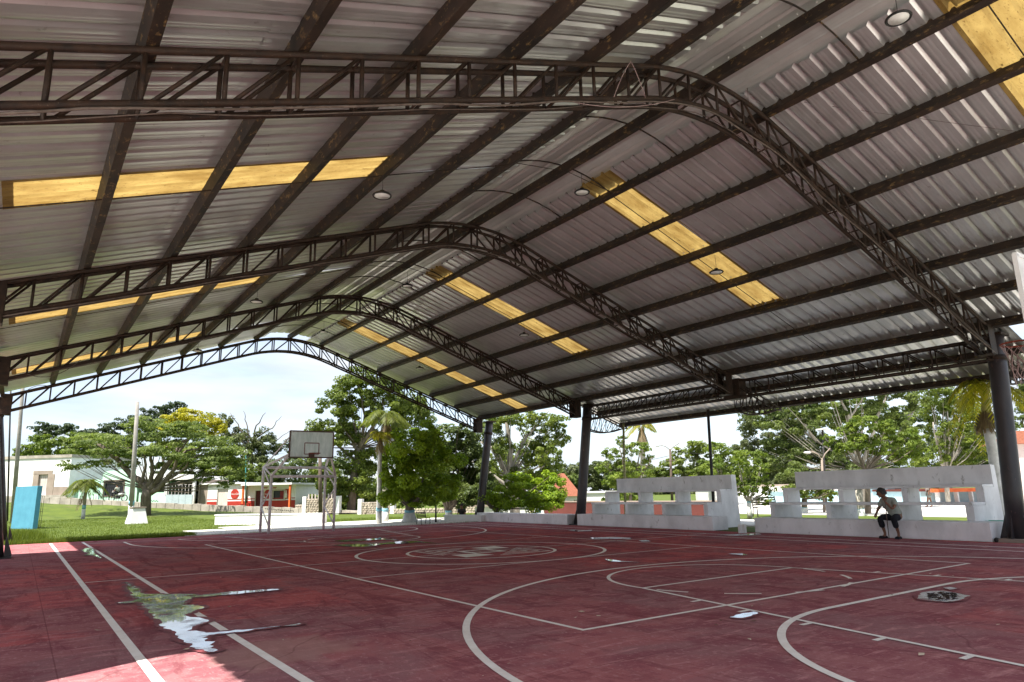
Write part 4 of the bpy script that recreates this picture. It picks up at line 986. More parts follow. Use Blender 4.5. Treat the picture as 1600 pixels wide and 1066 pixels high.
tree('tall_tree', 'tall open crowned tree above the basketball board, left of the palms', 58, [(548,804,7),(552,750,6),(562,700,5)],
 [[(560,705,3.4),(540,670,2.6),(525,640,1.8),(530,610,1)],[(560,705,3.4),(585,660,2.6),(600,625,2),(620,600,1)],[(555,720,2.6),(520,690,2),(495,672,1)],[(562,700,2.4),(570,650,1.8),(560,600,1)]],
 [(532,606,24,20),(560,590,26,20),(522,640,26,20),(556,628,26,22),(588,604,26,22),(500,668,17,16),(530,680,28,16),(600,640,28,24),(630,622,28,28),(498,692,16,14),(560,672,30,18),(635,665,24,20),(655,640,24,24),(610,590,24,20),(545,720,34,20),(515,735,26,20),(580,720,28,24),(560,757,30,20),(610,690,22,20),(530,770,24,16),(670,670,20,20)],
 'mid', .27, .55, clump=.33, shell=.45, seed=11, bs=1.18)
tree('green_tree', 'mid green tree behind the stone wall, right of the basketball posts', 62, [(560,800,3),(560,770,2)], [], [(520,760,26,24),(548,775,26,18),(580,765,26,26),(500,785,20,12),(560,790,30,10),(605,770,20,24)], 'mid', .28, .55, seed=12, bs=1.25)
tree('round_tree', 'dense round bright green tree with whitewashed flared trunk beside the park bench', 35, [(640,817,13),(640,800,7.5),(640,788,6)], [[(640,796,4),(628,780,2.5)],[(640,796,4),(655,776,2.5)]],
 [(650,700,32,28),(622,722,26,26),(680,712,32,32),(650,745,42,32),(618,762,24,24),(685,760,32,26),(640,772,30,16),(608,740,16,22),(665,680,24,18)], 'round', .17, .75, band=(0, .12), clump=.26, shell=.6, seed=13, bs=1.22)
tree('round_tree', 'dense green tree with forked trunk left of the far right column', 39, [(702,812,6),(701,800,5),(700,795,4.5)], [[(701,800,4),(692,780,3.5),(685,765,2.5)],[(702,800,4),(714,780,3.5),(722,760,2.5)]],
 [(708,700,28,28),(735,710,28,32),(715,738,36,26),(745,745,24,30),(700,765,30,20),(738,775,28,18),(712,680,22,18),(750,700,18,26),(690,740,18,24)], 'dark', .18, .7, band=(0, .1), clump=.27, shell=.55, seed=14, bs=1.2)
tree('white_barked_tree', 'open crowned tree with pale forked trunk between the two far right columns', 41, [(806,810,8.5),(802,775,8),(795,745,6.5)],
 [[(796,748,4.5),(782,722,3.5),(768,700,3),(752,690,2.4)],[(796,745,4.5),(798,700,3.6),(792,665,3),(790,640,2.4)],[(797,742,3),(808,712,2.4),(824,682,2),(846,654,1.2),(858,642,.8)],[(800,760,3),(772,745,3),(750,728,2.2),(738,722,1.8)],[(815,700,1.4),(818,678,.8),(806,655,.5)],[(806,745,2.4),(830,735,1.6),(850,728,1)]],
 [(848,668,22,16),(868,655,18,12),(828,655,22,14),(860,690,20,18),(838,705,26,20),(795,650,24,13),(770,660,22,16),(820,735,30,20),(850,735,24,24),(782,700,20,18),(768,735,20,18),(880,680,12,16)], 'mid', .19, .45, tm=m_palebark, clump=.30, shell=.45, seed=15, bs=1.15)
tree('low_green_tree', 'dark bright edged tree hiding the houses left of the middle column', 36, [(775,812,5),(776,795,4)], [[(776,800,3.5),(790,780,2.5)],[(775,800,3.5),(760,782,2.5)]],
 [(800,778,30,20),(835,772,30,22),(862,765,22,26),(770,775,24,20),(850,785,28,14),(815,755,30,18),(868,780,16,14)], 'round', .17, .65, clump=.27, shell=.55, seed=16, bs=1.12)
tree('slim_tree', 'slender light green tree beyond the bleacher gap, right of the middle column', 48, [(985,805,3),(985,770,2.5)], [[(985,775,2),(975,735,1.4),(968,700,.7)],[(985,775,2),(995,735,1.4),(1000,705,.7)],[(985,765,1.6),(1010,730,1),(1020,715,.5)],[(985,770,1.5),(955,735,1),(948,722,.5)]],
 [(970,688,10,10),(985,700,14,12),(955,708,15,12),(1005,700,15,11),(975,722,20,14),(1012,718,11,10),(945,730,14,12),(1000,738,22,14),(965,748,22,14),(990,765,34,14)], 'lime', .2, .42, seed=17)
tree('green_tree', 'rounded green tree beyond the far bleacher, left of the thin black pole', 64, [(1075,800,3),(1075,760,2.5)], [], [(1062,710,16,10),(1085,700,20,14),(1060,728,26,14),(1100,712,22,16),(1035,738,20,12),(1080,742,30,16),(1020,745,16,12),(1050,755,34,10)], 'mid', .3, .5, seed=18)
tree('green_tree', 'yellow green tree beyond the far bleacher, right of the thin black pole', 56, [(1130,800,3),(1130,765,2.5)], [], [(1120,698,20,12),(1140,712,24,18),(1115,730,26,18),(1150,738,22,20),(1130,755,30,16),(1095,752,22,12)], 'lime', .26, .5, seed=19)
tree('young_tree', 'young light leaved tree on the grass seen in the gap between the bleachers', 31, [(1172,812,4),(1170,785,3)], [[(1170,787,2.2),(1160,765,1.6),(1155,735,1)],[(1170,785,2.2),(1180,760,1.6),(1188,730,1)],[(1170,785,1.8),(1195,770,1.2)]],
 [(1160,728,18,14),(1185,740,18,16),(1150,745,15,14),(1170,760,22,14),(1200,765,14,12),(1178,715,18,12),(1152,765,12,10),(1195,785,12,8)], 'lime', .16, .38, tm=m_palebark, band=(0, .05), seed=20)
tree('large_tree', 'very large spreading tree with pale limbs behind the near bleacher', 40, [(1345,808,8),(1345,770,7),(1342,735,6)],
 [[(1342,740,4.5),(1318,728,4),(1300,705,3.4),(1275,688,2.6),(1255,672,1.5)],[(1342,735,4),(1335,690,3.2),(1325,650,2.6),(1312,622,1.4)],[(1342,735,4),(1360,690,3),(1372,650,2.4),(1385,618,1.2)],[(1275,690,2),(1250,650,1.6),(1225,632,1)],[(1325,655,1.8),(1345,630,1.2),(1352,605,.8)],[(1360,690,2),(1400,665,1.6),(1430,640,1)]],
 [(1185,640,24,16),(1205,660,26,18),(1225,635,26,18),(1255,625,26,16),(1285,612,28,16),(1320,605,28,16),(1355,600,28,16),(1390,612,28,18),(1425,620,26,20),(1240,665,32,22),(1280,650,32,20),(1320,645,32,22),(1370,640,30,20),(1415,655,28,22),(1215,690,28,22),(1255,705,34,24),(1300,705,34,26),(1235,730,34,20),(1280,742,38,18),(1330,735,34,20),(1375,738,34,16),(1200,715,20,20),(1420,700,24,24)], 'dark', .19, .5, tm=m_palebark, clump=.30, shell=.4, seed=21)
tree('light_tree', 'light yellow green tree crown in front of the large tree, above the near bleacher', 33, [(1356,808,5),(1356,770,4),(1353,735,3.5)], [[(1353,738,3),(1340,705,2),(1335,690,1)],[(1353,738,3),(1380,705,2),(1400,690,1)]],
 [(1330,672,20,15),(1352,660,22,15),(1378,668,20,16),(1398,682,18,14),(1345,690,24,14),(1375,698,24,14),(1420,685,20,16),(1432,702,16,16),(1408,712,22,12),(1325,700,16,10),(1297,688,12,9),(1310,700,10,8)], 'lime', .15, .5, clump=.28, seed=22)
tree('multi_stemmed_tree', 'tree with many pale thin stems left of the right hand palm', 44, [(1485,812,4),(1480,770,3.5),(1478,740,3)], [[(1478,745,2.4),(1465,700,1.8),(1458,660,1)],[(1478,742,2.4),(1482,690,1.8),(1480,640,1)],[(1478,742,2.2),(1500,700,1.6),(1512,665,1)],[(1478,745,2),(1470,690,1.4),(1475,640,.8)],[(1478,748,2),(1492,700,1.2),(1500,650,.7)]],
 [(1455,640,24,20),(1485,620,26,18),(1515,630,26,22),(1465,670,24,20),(1500,665,26,20),(1530,660,20,22),(1520,695,26,16),(1470,705,22,18),(1500,725,30,14),(1445,722,22,14),(1545,710,18,16),(1460,610,22,14),(1538,690,22,18)], 'mid', .2, .42, tm=m_palebark, clump=.3, seed=23)
tree('green_tree', 'green tree at the right edge of the photo behind the nearest column', 30, [(1625,815,5),(1622,740,4)], [], [(1598,615,15,22),(1610,645,20,22),(1630,600,30,30),(1592,660,10,12),(1625,680,22,16)], 'dark', .17, .5, seed=24)
tree('shade_tree', 'small tree with whitewashed trunk seen through the left openings of the near bleacher', 35, [(1257,809,5),(1257,793,4.6),(1257,780,4)], [], [(1250,768,20,10),(1275,765,18,12),(1235,765,16,10),(1290,775,16,9),(1262,755,26,10),(1300,768,10,8)], 'mid', .16, .5, band=(0, .02), seed=25)
tree('thick_tree', 'tree with thick brown whitewashed trunk behind the middle of the near bleacher', 32, [(1345,812,7),(1343,795,6.5),(1341,765,6)], [], [(1340,745,24,12),(1365,748,20,10),(1318,748,18,10)], 'mid', .16, .5, tm=m_palebark, band=(0, .02), seed=26)
tree('small_tree', 'small tree above the walking person seen through the near bleacher', 47, [(1463,806,2),(1463,785,2)], [], [(1458,772,9,8),(1467,774,8,7),(1463,766,9,6)], 'dark', .16, .6, seed=27)
tree('green_tree', 'broad olive green tree far behind the large tree, left half of the near bleacher', 62, [(1230,806,4),(1230,770,3)], [], [(1180,660,30,24),(1215,650,30,24),(1175,700,30,26),(1215,700,34,28),(1255,690,34,28),(1250,650,32,24),(1200,740,36,26),(1245,740,36,24),(1170,745,22,22)], 'olive', .3, .5, seed=31)
tree('green_tree', 'broad green tree far behind the light tree, centre of the near bleacher', 60, [(1330,806,4),(1330,770,3)], [], [(1290,650,34,26),(1330,640,34,26),(1295,700,36,30),(1340,690,36,30),(1380,650,34,26),(1385,700,34,28),(1310,740,36,22),(1360,740,36,22),(1405,735,26,20)], 'mid', .3, .5, seed=32)
tree('green_tree', 'broad green tree far behind the right end of the near bleacher', 64, [(1470,806,4),(1470,770,3)], [], [(1425,660,32,26),(1465,640,32,26),(1430,705,34,28),(1475,690,34,28),(1515,650,30,26),(1520,700,32,26),(1450,740,36,20),(1500,735,34,20),(1545,690,22,22),(1540,725,22,18)], 'dark', .3, .5, seed=33)
tree('green_tree', 'mid green tree behind the pale forked tree, left of the middle column', 55, [(830,806,4),(830,780,3)], [], [(790,710,28,24),(830,700,28,24),(862,715,20,24),(800,745,28,22),(845,745,28,20),(765,740,22,24)], 'mid', .28, .5, seed=34)
# palms
palm('slender palm with white painted trunk, left of the two beside the court', 34.5, [(592,819,4.3),(593,740,3.5),(594,690,3)], (594,680), 1.15, 7, 'frondy', 7, seed=1, tm=m_limed)
palm('taller palm with grey trunk, right of the two beside the court', 36, [(602,820,4.9),(602,740,4),(604,655,3.6)], (604,648), 1.75, 14, 'frond', 8, seed=2)
palm('small young palm with white and blue painted trunk on the lawn', 50, [(129,814,2.6),(131,795,2.4),(135,762,2)], (135,757), 2.0, 22, 'frond', 3, wf=1.0, seed=3, lw=.3, upr=(-.1, 1.2))
palm('far palm with grey trunk and withered crown behind the far bleacher', 60, [(1008,800,4.5),(1005,730,4.2),(1003,680,4)], (1002,664), 2.2, 6, 'frondy', 10, seed=4, band=False)
pt = palm('leaning palm with whitewashed trunk and golden fronds beside the nearest right column', 20, [(1572,828,10),(1563,780,8.5),(1552,710,7.5),(1544,668,7.5)], (1538,600), 1.75, 15, 'frondy', 0, seed=5, band=False, tm=m_limed, lw=.26, upr=(-.35, .9), droop=.75)
_O = Vector(pt.location); sh = MB().tube([at(1544,668,20)-_O, at(1541,640,20)-_O, at(1538,600,20)-_O], [m(9,20), m(7,20), m(5,20)], 10); sh.build('green_shaft', mat('palm_shaft', (.42,.36,.14), (.3,.28,.1), rough=.6), pt, True)
L_ = ([], [], []); rs = random.Random(5)
for i in range(420):
    a = rs.random()*6.28; h = rs.uniform(0, 1); c = at(1541, 668-26*h, 20)-_O; r_ = m(6+9*math.sin(PI*(.25+.6*h)), 20)
    p = c+Vector((math.cos(a), math.sin(a), 0))*r_*rs.uniform(.7, 1.0); e = p+Vector((math.cos(a)*.08, math.sin(a)*.08, -.22)); k = len(L_[0]); s2 = Vector((-math.sin(a), math.cos(a), 0))*.012
    L_[0].extend([p-s2, p+s2, e+s2, e-s2]); L_[1].append((k, k+1, k+2, k+3)); L_[2].append(rs.random()*.6)
tag(link('fibre_skirt', npmesh('fibre_skirt', [tuple(v) for v in L_[0]], L_[1], L_[2]), LM['dry'], pt), kind='stuff')
# far wooded hills: one mass that nobody could count
def woodland(name, d, cl, lm, leaf, dens, base=None):
    bb = [(at(x, y, d+rnd.uniform(-8, 8)), (m(rx, d), m(rx, d), m(ry, d))) for x, y, rx, ry in cl]
    P, Nn, vv = crown_points(bb, leaf, dens, .5, .3); Vv, Ff = leaves(P, Nn, leaf); tag(link(name, npmesh(name, Vv, Ff, vv), LM[lm]), kind='stuff')
woodland('far_woodland', 170, [(x, 742+6*math.sin(x*.05)+rnd.uniform(-3, 3), 16, 16) for x in range(870, 1260, 13)]+[(x, 762, 18, 16) for x in range(870, 1260, 15)]+[(925,728,20,10),(945,730,18,10),(900,730,16,8)], 'olive', .9, .7)
woodland('far_woodland', 150, [(x, 705+rnd.uniform(-3, 3)+abs(x-1575)*.15, 16, 18) for x in range(1500, 1680, 14)]+[(x, 735, 20, 20) for x in range(1500, 1680, 16)], 'olive', .8, .7)
woodland('far_woodland', 110, [(x, 752+rnd.uniform(-4, 4), 14, 14) for x in range(640, 900, 14)]+[(x, 765+rnd.uniform(-3, 3), 14, 12) for x in range(-20, 640, 14)], 'dark', .6, .6)
woodland('shrubs', 76, [(x, 784+rnd.uniform(-4, 3), 12, 11) for x in range(590, 880, 10)], 'mid', .36, .55)
woodland('shrubs', 70, [(x, 782+rnd.uniform(-3, 3), 12, 9) for x in range(905, 1010, 10)], 'lime', .3, .5)
# grass tufts along the court edge and over the near lawn
gv = []; gf = []; gw = []
def blades(n, fx):
    for i in range(n):
        x, y, h = fx(); z = gz(x, y) if not (-12 < x < 13 and y < 18) else -.02; a = rnd.random()*6.28; w_ = rnd.uniform(.006, .014); l_ = h*rnd.uniform(.2, .8)
        k = len(gv); ca, sa = math.cos(a), math.sin(a); b_ = rnd.random()*6.28
        gv.extend([(x-ca*w_, y-sa*w_, z-.02), (x+ca*w_, y+sa*w_, z-.02), (x+math.cos(b_)*l_*.5, y+math.sin(b_)*l_*.5, z+h)]); gf.append((k, k+1, k+2)); gw.append(min(1, max(0, rnd.gauss(.5, .25))))
blades(16000, lambda: (rnd.uniform(-9.9, -3.6), 15.05+abs(rnd.gauss(0, .8)), rnd.uniform(.05, .2)))
blades(42000, lambda: (rnd.uniform(-13, 1), rnd.uniform(15.2, 44), rnd.uniform(.03, .09)))
blades(2600, lambda: (-3.3+2.0*rnd.randint(0, 12)+rnd.gauss(0, .03), rnd.uniform(15, 22), rnd.uniform(.03, .09)))
blades(2600, lambda: (rnd.uniform(-3.3, 20), 15.05+2.3*rnd.randint(0, 3)+rnd.gauss(0, .03), rnd.uniform(.03, .1)))
blades(6000, lambda: (rnd.gauss(-9.3, .4), 19+rnd.gauss(0, 1.2), rnd.uniform(.1, .45)))
blades(5000, lambda: (rnd.uniform(4, 16), rnd.uniform(22.5, 27), rnd.uniform(.05, .16)))
tag(link('grass_tufts', npmesh('grass_tufts', gv, gf, gw), LM['grass']), kind='stuff')

# ------------------------------------------------------------------ buildings
class Facade:
    """local frame of a wall facing the court: x along it, z up, y back; u/v turn photo positions on the wall into metres"""
    def __init__(s, name, label, px0, px1, pyb, d0, d1, cat='building', group=None):
        a = at(px0, pyb, d0); b = at(px1, pyb, d1); s.d0, s.d1, s.px0, s.px1 = d0, d1, px0, px1
        z = min(a.z, b.z); s.z = z; s.w = math.hypot(b.x-a.x, b.y-a.y); s.a = a; s.dir = Vector((b.x-a.x, b.y-a.y, 0)).normalized()
        s.t = thing(name, label, cat, group, (a.x, a.y, z), math.atan2(s.dir.y, s.dir.x))
    def uv(s, px, py):
        o = CAM; v = at(px, py, 1)-CAM; n = Vector((-s.dir.y, s.dir.x, 0)); tt = (s.a-o).dot(n)/v.dot(n); p = o+v*tt
        return (p-s.a).dot(s.dir), p.z-s.z
    def rect(s, px0, py0, px1, py1):
        u0, v1 = s.uv(px0, py0); u1, v0 = s.uv(px1, py1); return u0, v0, u1, v1
    def box(s, name, mt, r, y0, y1, parent=None, z0=None, bevel=0):
        u0, v0, u1, v1 = s.rect(*r); v0 = v0 if z0 is None else z0
        return MB().box((u0, y0, v0), (u1, y1, v1)).build(name, mt, parent or s.t, bevel=bevel)
def wall_with_holes(fc, mt, u0, u1, v0, v1, holes, y0, y1, name='wall', top=None):
    """solid wall between u0..u1 with rectangular openings cut by building the pieces around them (openings sorted by u)"""
    b = MB(); x = u0
    for a, c, e, f in holes:
        if a > x: b.box((x, y0, v0), (a, y1, v1))
        if c > v0: b.box((a, y0, v0), (e, y1, c))
        if f < v1: b.box((a, y0, f), (e, y1, v1))
        x = e
    if x < u1: b.box((x, y0, v0), (u1, y1, v1))
    return b.build(name, mt, fc.t)
# white house at the far left
f = Facade('white_house', 'white flat roofed house with wooden door in a tan surround at the far left', -60, 104, 784, 66, 64)
dr = f.rect(57,741,76,771); W_, H_ = f.w, f.uv(104, 715)[1]
wall_with_holes(f, m_white, 0, W_, -1, H_, [(dr[0], dr[1], dr[2], dr[3])], 0, .3)
MB().box((0, .3, -1), (.3, 8, H_)).box((W_-.3, .3, -1), (W_, 8, H_)).box((.3, 7.7, -1), (W_-.3, 8, H_)).build('side_wall', m_white, f.t)
MB().box((-.1, -.1, H_), (W_+.1, 8.1, H_+.28)).build('cornice', m_kerb, f.t)
f.box('dado', m_tan, (80,761,104,776), -.03, 0); f.box('plinth', m_kerb, (-60,777,104,790), -.25, 0, z0=-1)
b = MB()
for r_ in ((53,736,82,741),(53,741,57,776),(76,741,82,776)): q = f.rect(*r_); b.box((q[0], -.05, q[1]), (q[2], .12, q[3]))
sur = b.build('door_surround', m_tan, f.t); dn = f.box('door', m_wood, (57,741,76,772), .18, .24)
for k in range(7):
    u = dr[0]+(dr[2]-dr[0])*k/7; MB().box((u+.01, .14, dr[1]), (u+(dr[2]-dr[0])/7-.01, .18, dr[3]-.02)).build('plank', m_wood, dn)
# mint house with scalloped parapet, porch and carport
f = Facade('mint_house', 'mint green house with scalloped parapet, barred window, porch and carport', 104, 310, 786, 64.5, 63)
wn = f.rect(164,752,192,774); xs0 = f.uv(157,780)[0]; xs1 = f.uv(213,780)[0]
wall_with_holes(f, m_mint, xs0, xs1, -1, f.uv(180,745)[1], [wn], 0, .25)
zt = f.uv(180,745)[1]; pts = [(xs0, zt)]
for i in range(41):
    q = i/40; pts.append((xs0+(xs1-xs0)*q, zt+.32+.16*abs(math.sin(q*PI*3))+.18*math.sin(q*PI)))
pts.append((xs1, zt)); MB().prism(pts, 0, .25, 1).build('parapet', m_mint, f.t)
u1_ = f.uv(157,780)[0]; MB().box((0, .3, -1), (u1_, .6, f.uv(130,750)[1])).build('wall', m_mint, f.t)
MB().box((xs0, .25, -1), (xs0+.25, 6, zt)).box((xs1-.25, .25, -1), (xs1, 6, zt)).build('side_wall', m_mint, f.t)
wi = MB().box((wn[0], .15, wn[1]), (wn[2], .2, wn[3])).build('window', m_darkglass, f.t)
b = MB()
for (a, c, e, g_) in ((wn[0]-.1, wn[1]-.1, wn[2]+.1, wn[1]), (wn[0]-.1, wn[3], wn[2]+.1, wn[3]+.1), (wn[0]-.1, wn[1], wn[0], wn[3]), (wn[2], wn[1], wn[2]+.1, wn[3])): b.box((a, -.04, c), (e, .05, g_))
b.build('frame', m_polew, wi)
for k in range(9): u = wn[0]+(wn[2]-wn[0])*(k+.5)/9; MB().box((u-.012, -.03, wn[1]), (u+.012, -.01, wn[3])).build('bar', m_iron, wi)
for k in range(3): v = wn[1]+(wn[3]-wn[1])*(k+.5)/3; MB().box((wn[0], -.05, v-.012), (wn[2], -.031, v+.012)).build('bar', m_iron, wi)
for k in range(16):
    u = xs0-.3+(xs1-xs0+.2)*k/15; MB().box((u-.012, -.9, f.uv(180,782)[1]-.05), (u+.012, -.87, f.uv(180,775)[1])).build('fence_bar', m_iron, f.t)
u = f.uv(155,780)[0]; MB().box((u-.04, -.12, -.2), (u+.04, -.04, f.uv(155,752)[1])).build('drain_pipe', m_lightblue, f.t)
# porch + carport
pr = f.rect(212,742,266,750); cr_ = f.rect(262,744,312,751)
MB().box((pr[0], -.9, pr[1]+.1), (pr[2]+.1, 4, pr[3])).build('porch_roof', m_white, f.t)
MB().box((cr_[0]+.2, -1.0, cr_[1]+.1), (cr_[2]+.1, 5, cr_[3]-.05)).build('carport_roof', m_white, f.t)
m_porch = mat('deep_green_wall', (.12, .22, .14), (.1, .18, .12), rough=.9)
MB().box((pr[0], 2.6, -1), (pr[2], 2.8, pr[1]+.1)).build('porch_back_wall', m_porch, f.t)
MB().box((cr_[0], 5.0, -1), (cr_[2], 5.2, cr_[1]+.1)).build('carport_back_wall', mat('brown_wall', (.16,.10,.07), rough=.9), f.t)
MB().box((cr_[2]-.05, 0, -1), (cr_[2]+.1, 5, cr_[1]+.1)).build('carport_side_wall', m_tan, f.t)
MB().box((pr[2]-.05, .1, -1), (pr[2]+.05, 5, cr_[1]+.1)).build('dividing_wall', m_porch, f.t)
q = f.rect(226,770,265,788); MB().box((q[0], -.8, -1), (q[2], -.6, q[3])).build('porch_wall', m_mint, f.t)
q = f.rect(246,752,249,772); dd = f.rect(236,752,248,786); MB().box((dd[0], 2.5, -.5), (dd[2], 2.59, dd[3]-.2)).build('door', m_polew, f.t)
for px in (266.5, 309): u = f.uv(px,780)[0]; MB().box((u-.11, -.85, -1), (u+.11, -.63, pr[1]+.1)).build('porch_post', m_white, f.t)
gt = bpy.data.objects.new('gate', None); COL.objects.link(gt); gt.parent = f.t
for k in range(4):
    x0, x1 = 268+k*10.2, 268+(k+1)*10.2-.5; q = f.rect(x0,773,x1,787); MB().box((q[0], -.9, q[1]-.1), (q[2], -.86, q[3])).build('panel', m_grille, gt)
b = MB(); q = f.rect(268,758,308,773)
for k in range(9): u = q[0]+(q[2]-q[0])*k/8; b.box((u-.015, -.9, q[1]), (u+.015, -.87, q[3]))
b.box((q[0], -.9, q[3]-.03), (q[2], -.87, q[3])); tag(b.build('gate_bars', m_galv, gt), kind='stuff')
sc2 = MB()
for k, px in enumerate(range(234, 256, 2)): q = f.rect(px, 781.5, px+1.4, 783); sc2.bar((q[0], -.803, q[1]), (q[2], -.803, q[3] if k % 2 else q[1]-.05), .004, .06)
sc2.build('scribble', m_iron, f.t)
mf = f
# car in the carport
def car(label, loc, rz, col, name='parked_car'):
    t = thing(name, label, 'car', None, loc, rz)
    body = [(-2.1,.35),(-2.15,.75),(-1.9,.85),(-1.0,.92),(-.55,1.38),(.85,1.42),(1.25,.98),(2.0,.92),(2.1,.6),(2.05,.35)]
    b = MB().prism([(x, z) for x, z in body if z < 1.0] , -.82, .82, 1); b.build('body', col, t, bevel=.05)
    cab = [(-1.0,.9),(-.55,1.38),(.85,1.42),(1.25,.9)]; MB().prism(cab, -.72, .72, 1).build('cabin', m_darkglass, t, bevel=.04)
    MB().prism([(-.6,1.38),(.9,1.42),(.85,1.46),(-.5,1.44)], -.70, .70, 1).build('roof', col, t, bevel=.02)
    for s_ in (-1, 1):
        MB().bar((-1.0, s_*.74, .92), (-.56, s_*.68, 1.4), .05, .05).build('pillar', col, t)
        for x in (-1.35, 1.3):
            wh = MB().torus((x, s_*.78, .32), .24, .09, 1, 18, 6).build('tyre', m_iron, t, True)
            MB().tube([(x, s_*.72, .32), (x, s_*.84, .32)], [.18, .18], 12).build('wheel_rim', m_galv, t)
        MB().ball((-2.12, s_*.6, .68), (.06, .16, .09)).build('headlight', m_lens, t, True)
        MB().box((-1.0, s_*.95-.07, .95), (-.92, s_*.95+.07, 1.1)).build('mirror', m_iron, t)
    MB().box((-2.17, -.4, .52), (-2.1, .4, .7)).build('grille', m_iron, t); MB().box((-2.2, -.8, .36), (-2.08, .8, .48)).build('bumper', m_galv, t)
    return t
p = at(287,786,66.5); car('pale car parked nose out behind the gate panels of the carport', (p.x, p.y, at(287,787,63).z), math.atan2(mf.dir.y, mf.dir.x)+PI/2, m_carpaint)
# red and white shop
f = Facade('shop', 'small white shop with red base, round red soft drink signs and a serving window', 311, 458, 793, 63, 61)
H_ = f.uv(340,757)[1]; uL, uM, uR = 0, f.uv(382,790)[0], f.w
d1_ = f.rect(340,764,355,793); 
wall_with_holes(f, m_white, f.uv(323,790)[0], uM, -.5, H_, [(d1_[0], -.5, d1_[2], d1_[3])], 0, .2)
MB().box((0, 0, -.5), (f.uv(323,790)[0], .2, H_)).build('bare_wall', m_tan, f.t)
d2_ = f.rect(396,767,408,794); w2_ = f.rect(424,767,441,780); HR = f.uv(430,758)[1]
wall_with_holes(f, m_white, uM, uR, -.5, HR, [(d2_[0], -.5, d2_[2], d2_[3]), w2_], 1.2 if False else .3, .5, 'wall')
MB().box((0, -.25, H_), (uM+.1, 5, H_+.12)).build('roof_slab', m_white, f.t); q = f.rect(385,755,464,758); MB().box((uM+.1, -.9, HR), (q[2], 5, HR+.16)).build('roof_slab', m_white, f.t)
MB().box((.0, .2, -.5), (.2, 5, H_)).box((uR-.2, .5, -.5), (uR, 5, HR)).box((.2, 4.8, -.5), (uR-.2, 5, HR-.01)).build('side_wall', m_white, f.t)
dz = f.uv(330,784)[1]; s1 = f.uv(330,781.5)[1]
for a, c, yy in ((f.uv(323,790)[0], d1_[0], 0), (d1_[2], uM, 0), (uM, d2_[0], .3), (d2_[2], uR, .3)):
    MB().box((a+.005, yy-.03, -.5), (c-.005, yy-.001, dz)).build('red_base', m_red, f.t); MB().box((a+.005, yy-.02, s1), (c-.005, yy-.001, s1+.07)).build('red_stripe', m_red, f.t)
MB().box((d1_[0], .1, -.5), (d1_[2], .15, d1_[3])).build('door', m_wood, f.t); MB().box((d2_[0], .45, -.5), (d2_[2], .49, d2_[3])).build('door', mat('maroon_door', (.10,.02,.02), rough=.7), f.t)
wv = MB().box((w2_[0], .42, w2_[1]), (w2_[2], .46, w2_[3])).build('window', m_darkglass, f.t)
MB().box(((w2_[0]+w2_[2])/2+.1, .38, w2_[1]+.05), (w2_[2]-.03, .41, w2_[3]-.05)).build('red_curtain', mat('red_cloth', (.25,.04,.05), rough=.9), wv)
b = MB()
for (a, c, e, g_) in ((w2_[0]-.12, w2_[1]-.12, w2_[2]+.12, w2_[1]), (w2_[0]-.12, w2_[3], w2_[2]+.12, w2_[3]+.12), (w2_[0]-.12, w2_[1], w2_[0], w2_[3]), (w2_[2], w2_[1], w2_[2]+.12, w2_[3])): b.box((a, .22, c), (e, .299, g_))
b.build('frame', m_wood, wv)
for px, py, rpx, yy in ((367,772,7.3,0), (416,772,6.6,.3)):
    u, v = f.uv(px, py); r_ = m(rpx, 62); sg = MB().tube([(u, yy-.04, v), (u, yy-.002, v)], [r_, r_], 32).build('round_sign', m_red, f.t)
    text_mesh('Coca-Cola', r_*.52, m_white, sg, (u, yy-.045, v), (PI/2, 0, 0), shear=.35)
u, v = f.uv(445, 772); sg = MB().box((u-.2, .25, v-.42), (u+.2, .298, v+.42)).build('bottle_sign', m_red, f.t, bevel=.02)
MB().tube([(u,.22,v-.36),(u,.22,v-.05),(u,.22,v+.12),(u,.22,v+.34)], [.12,.11,.05,.045], 10).build('bottle_shape', m_white, sg, True)
for px in (412, 426):
    q = f.rect(px-3, 761, px+3, 763.5); b = MB()
    for k in range(4): uu = q[0]+(q[2]-q[0])*k/4; b.bar((uu, .295, q[1]), (uu+.12, .295, q[3]), .006, .05)
    b.build('faded_red_lettering', m_red, f.t)
u = f.uv(385.5,790)[0]; MB().box((u-.08, -.75, -.4), (u+.08, -.6, HR)).build('orange_post', m_orange, f.t); u = f.uv(458,790)[0]; MB().box((u-.02, -.8, -.4), (u+.12, -.62, HR)).build('orange_post', m_orange, f.t)
u0, v0, u1, v1 = f.rect(380,784,395,793); t = thing('red_table', 'low red table standing by the orange post of the shop', 'table', None, tuple(f.a+f.dir*u0-Vector((-f.dir.y, f.dir.x, 0))*.6+Vector((0,0,f.z-f.a.z-.1))), math.atan2(f.dir.y, f.dir.x))
MB().box((0,-.25,.45),(u1-u0,.25,.52)).build('table_top', m_red, t)
for x in (.06, u1-u0-.06):
    for y in (-.2,.2): MB().box((x-.03,y-.03,-.2),(x+.03,y+.03,.45)).build('leg', m_red, t)

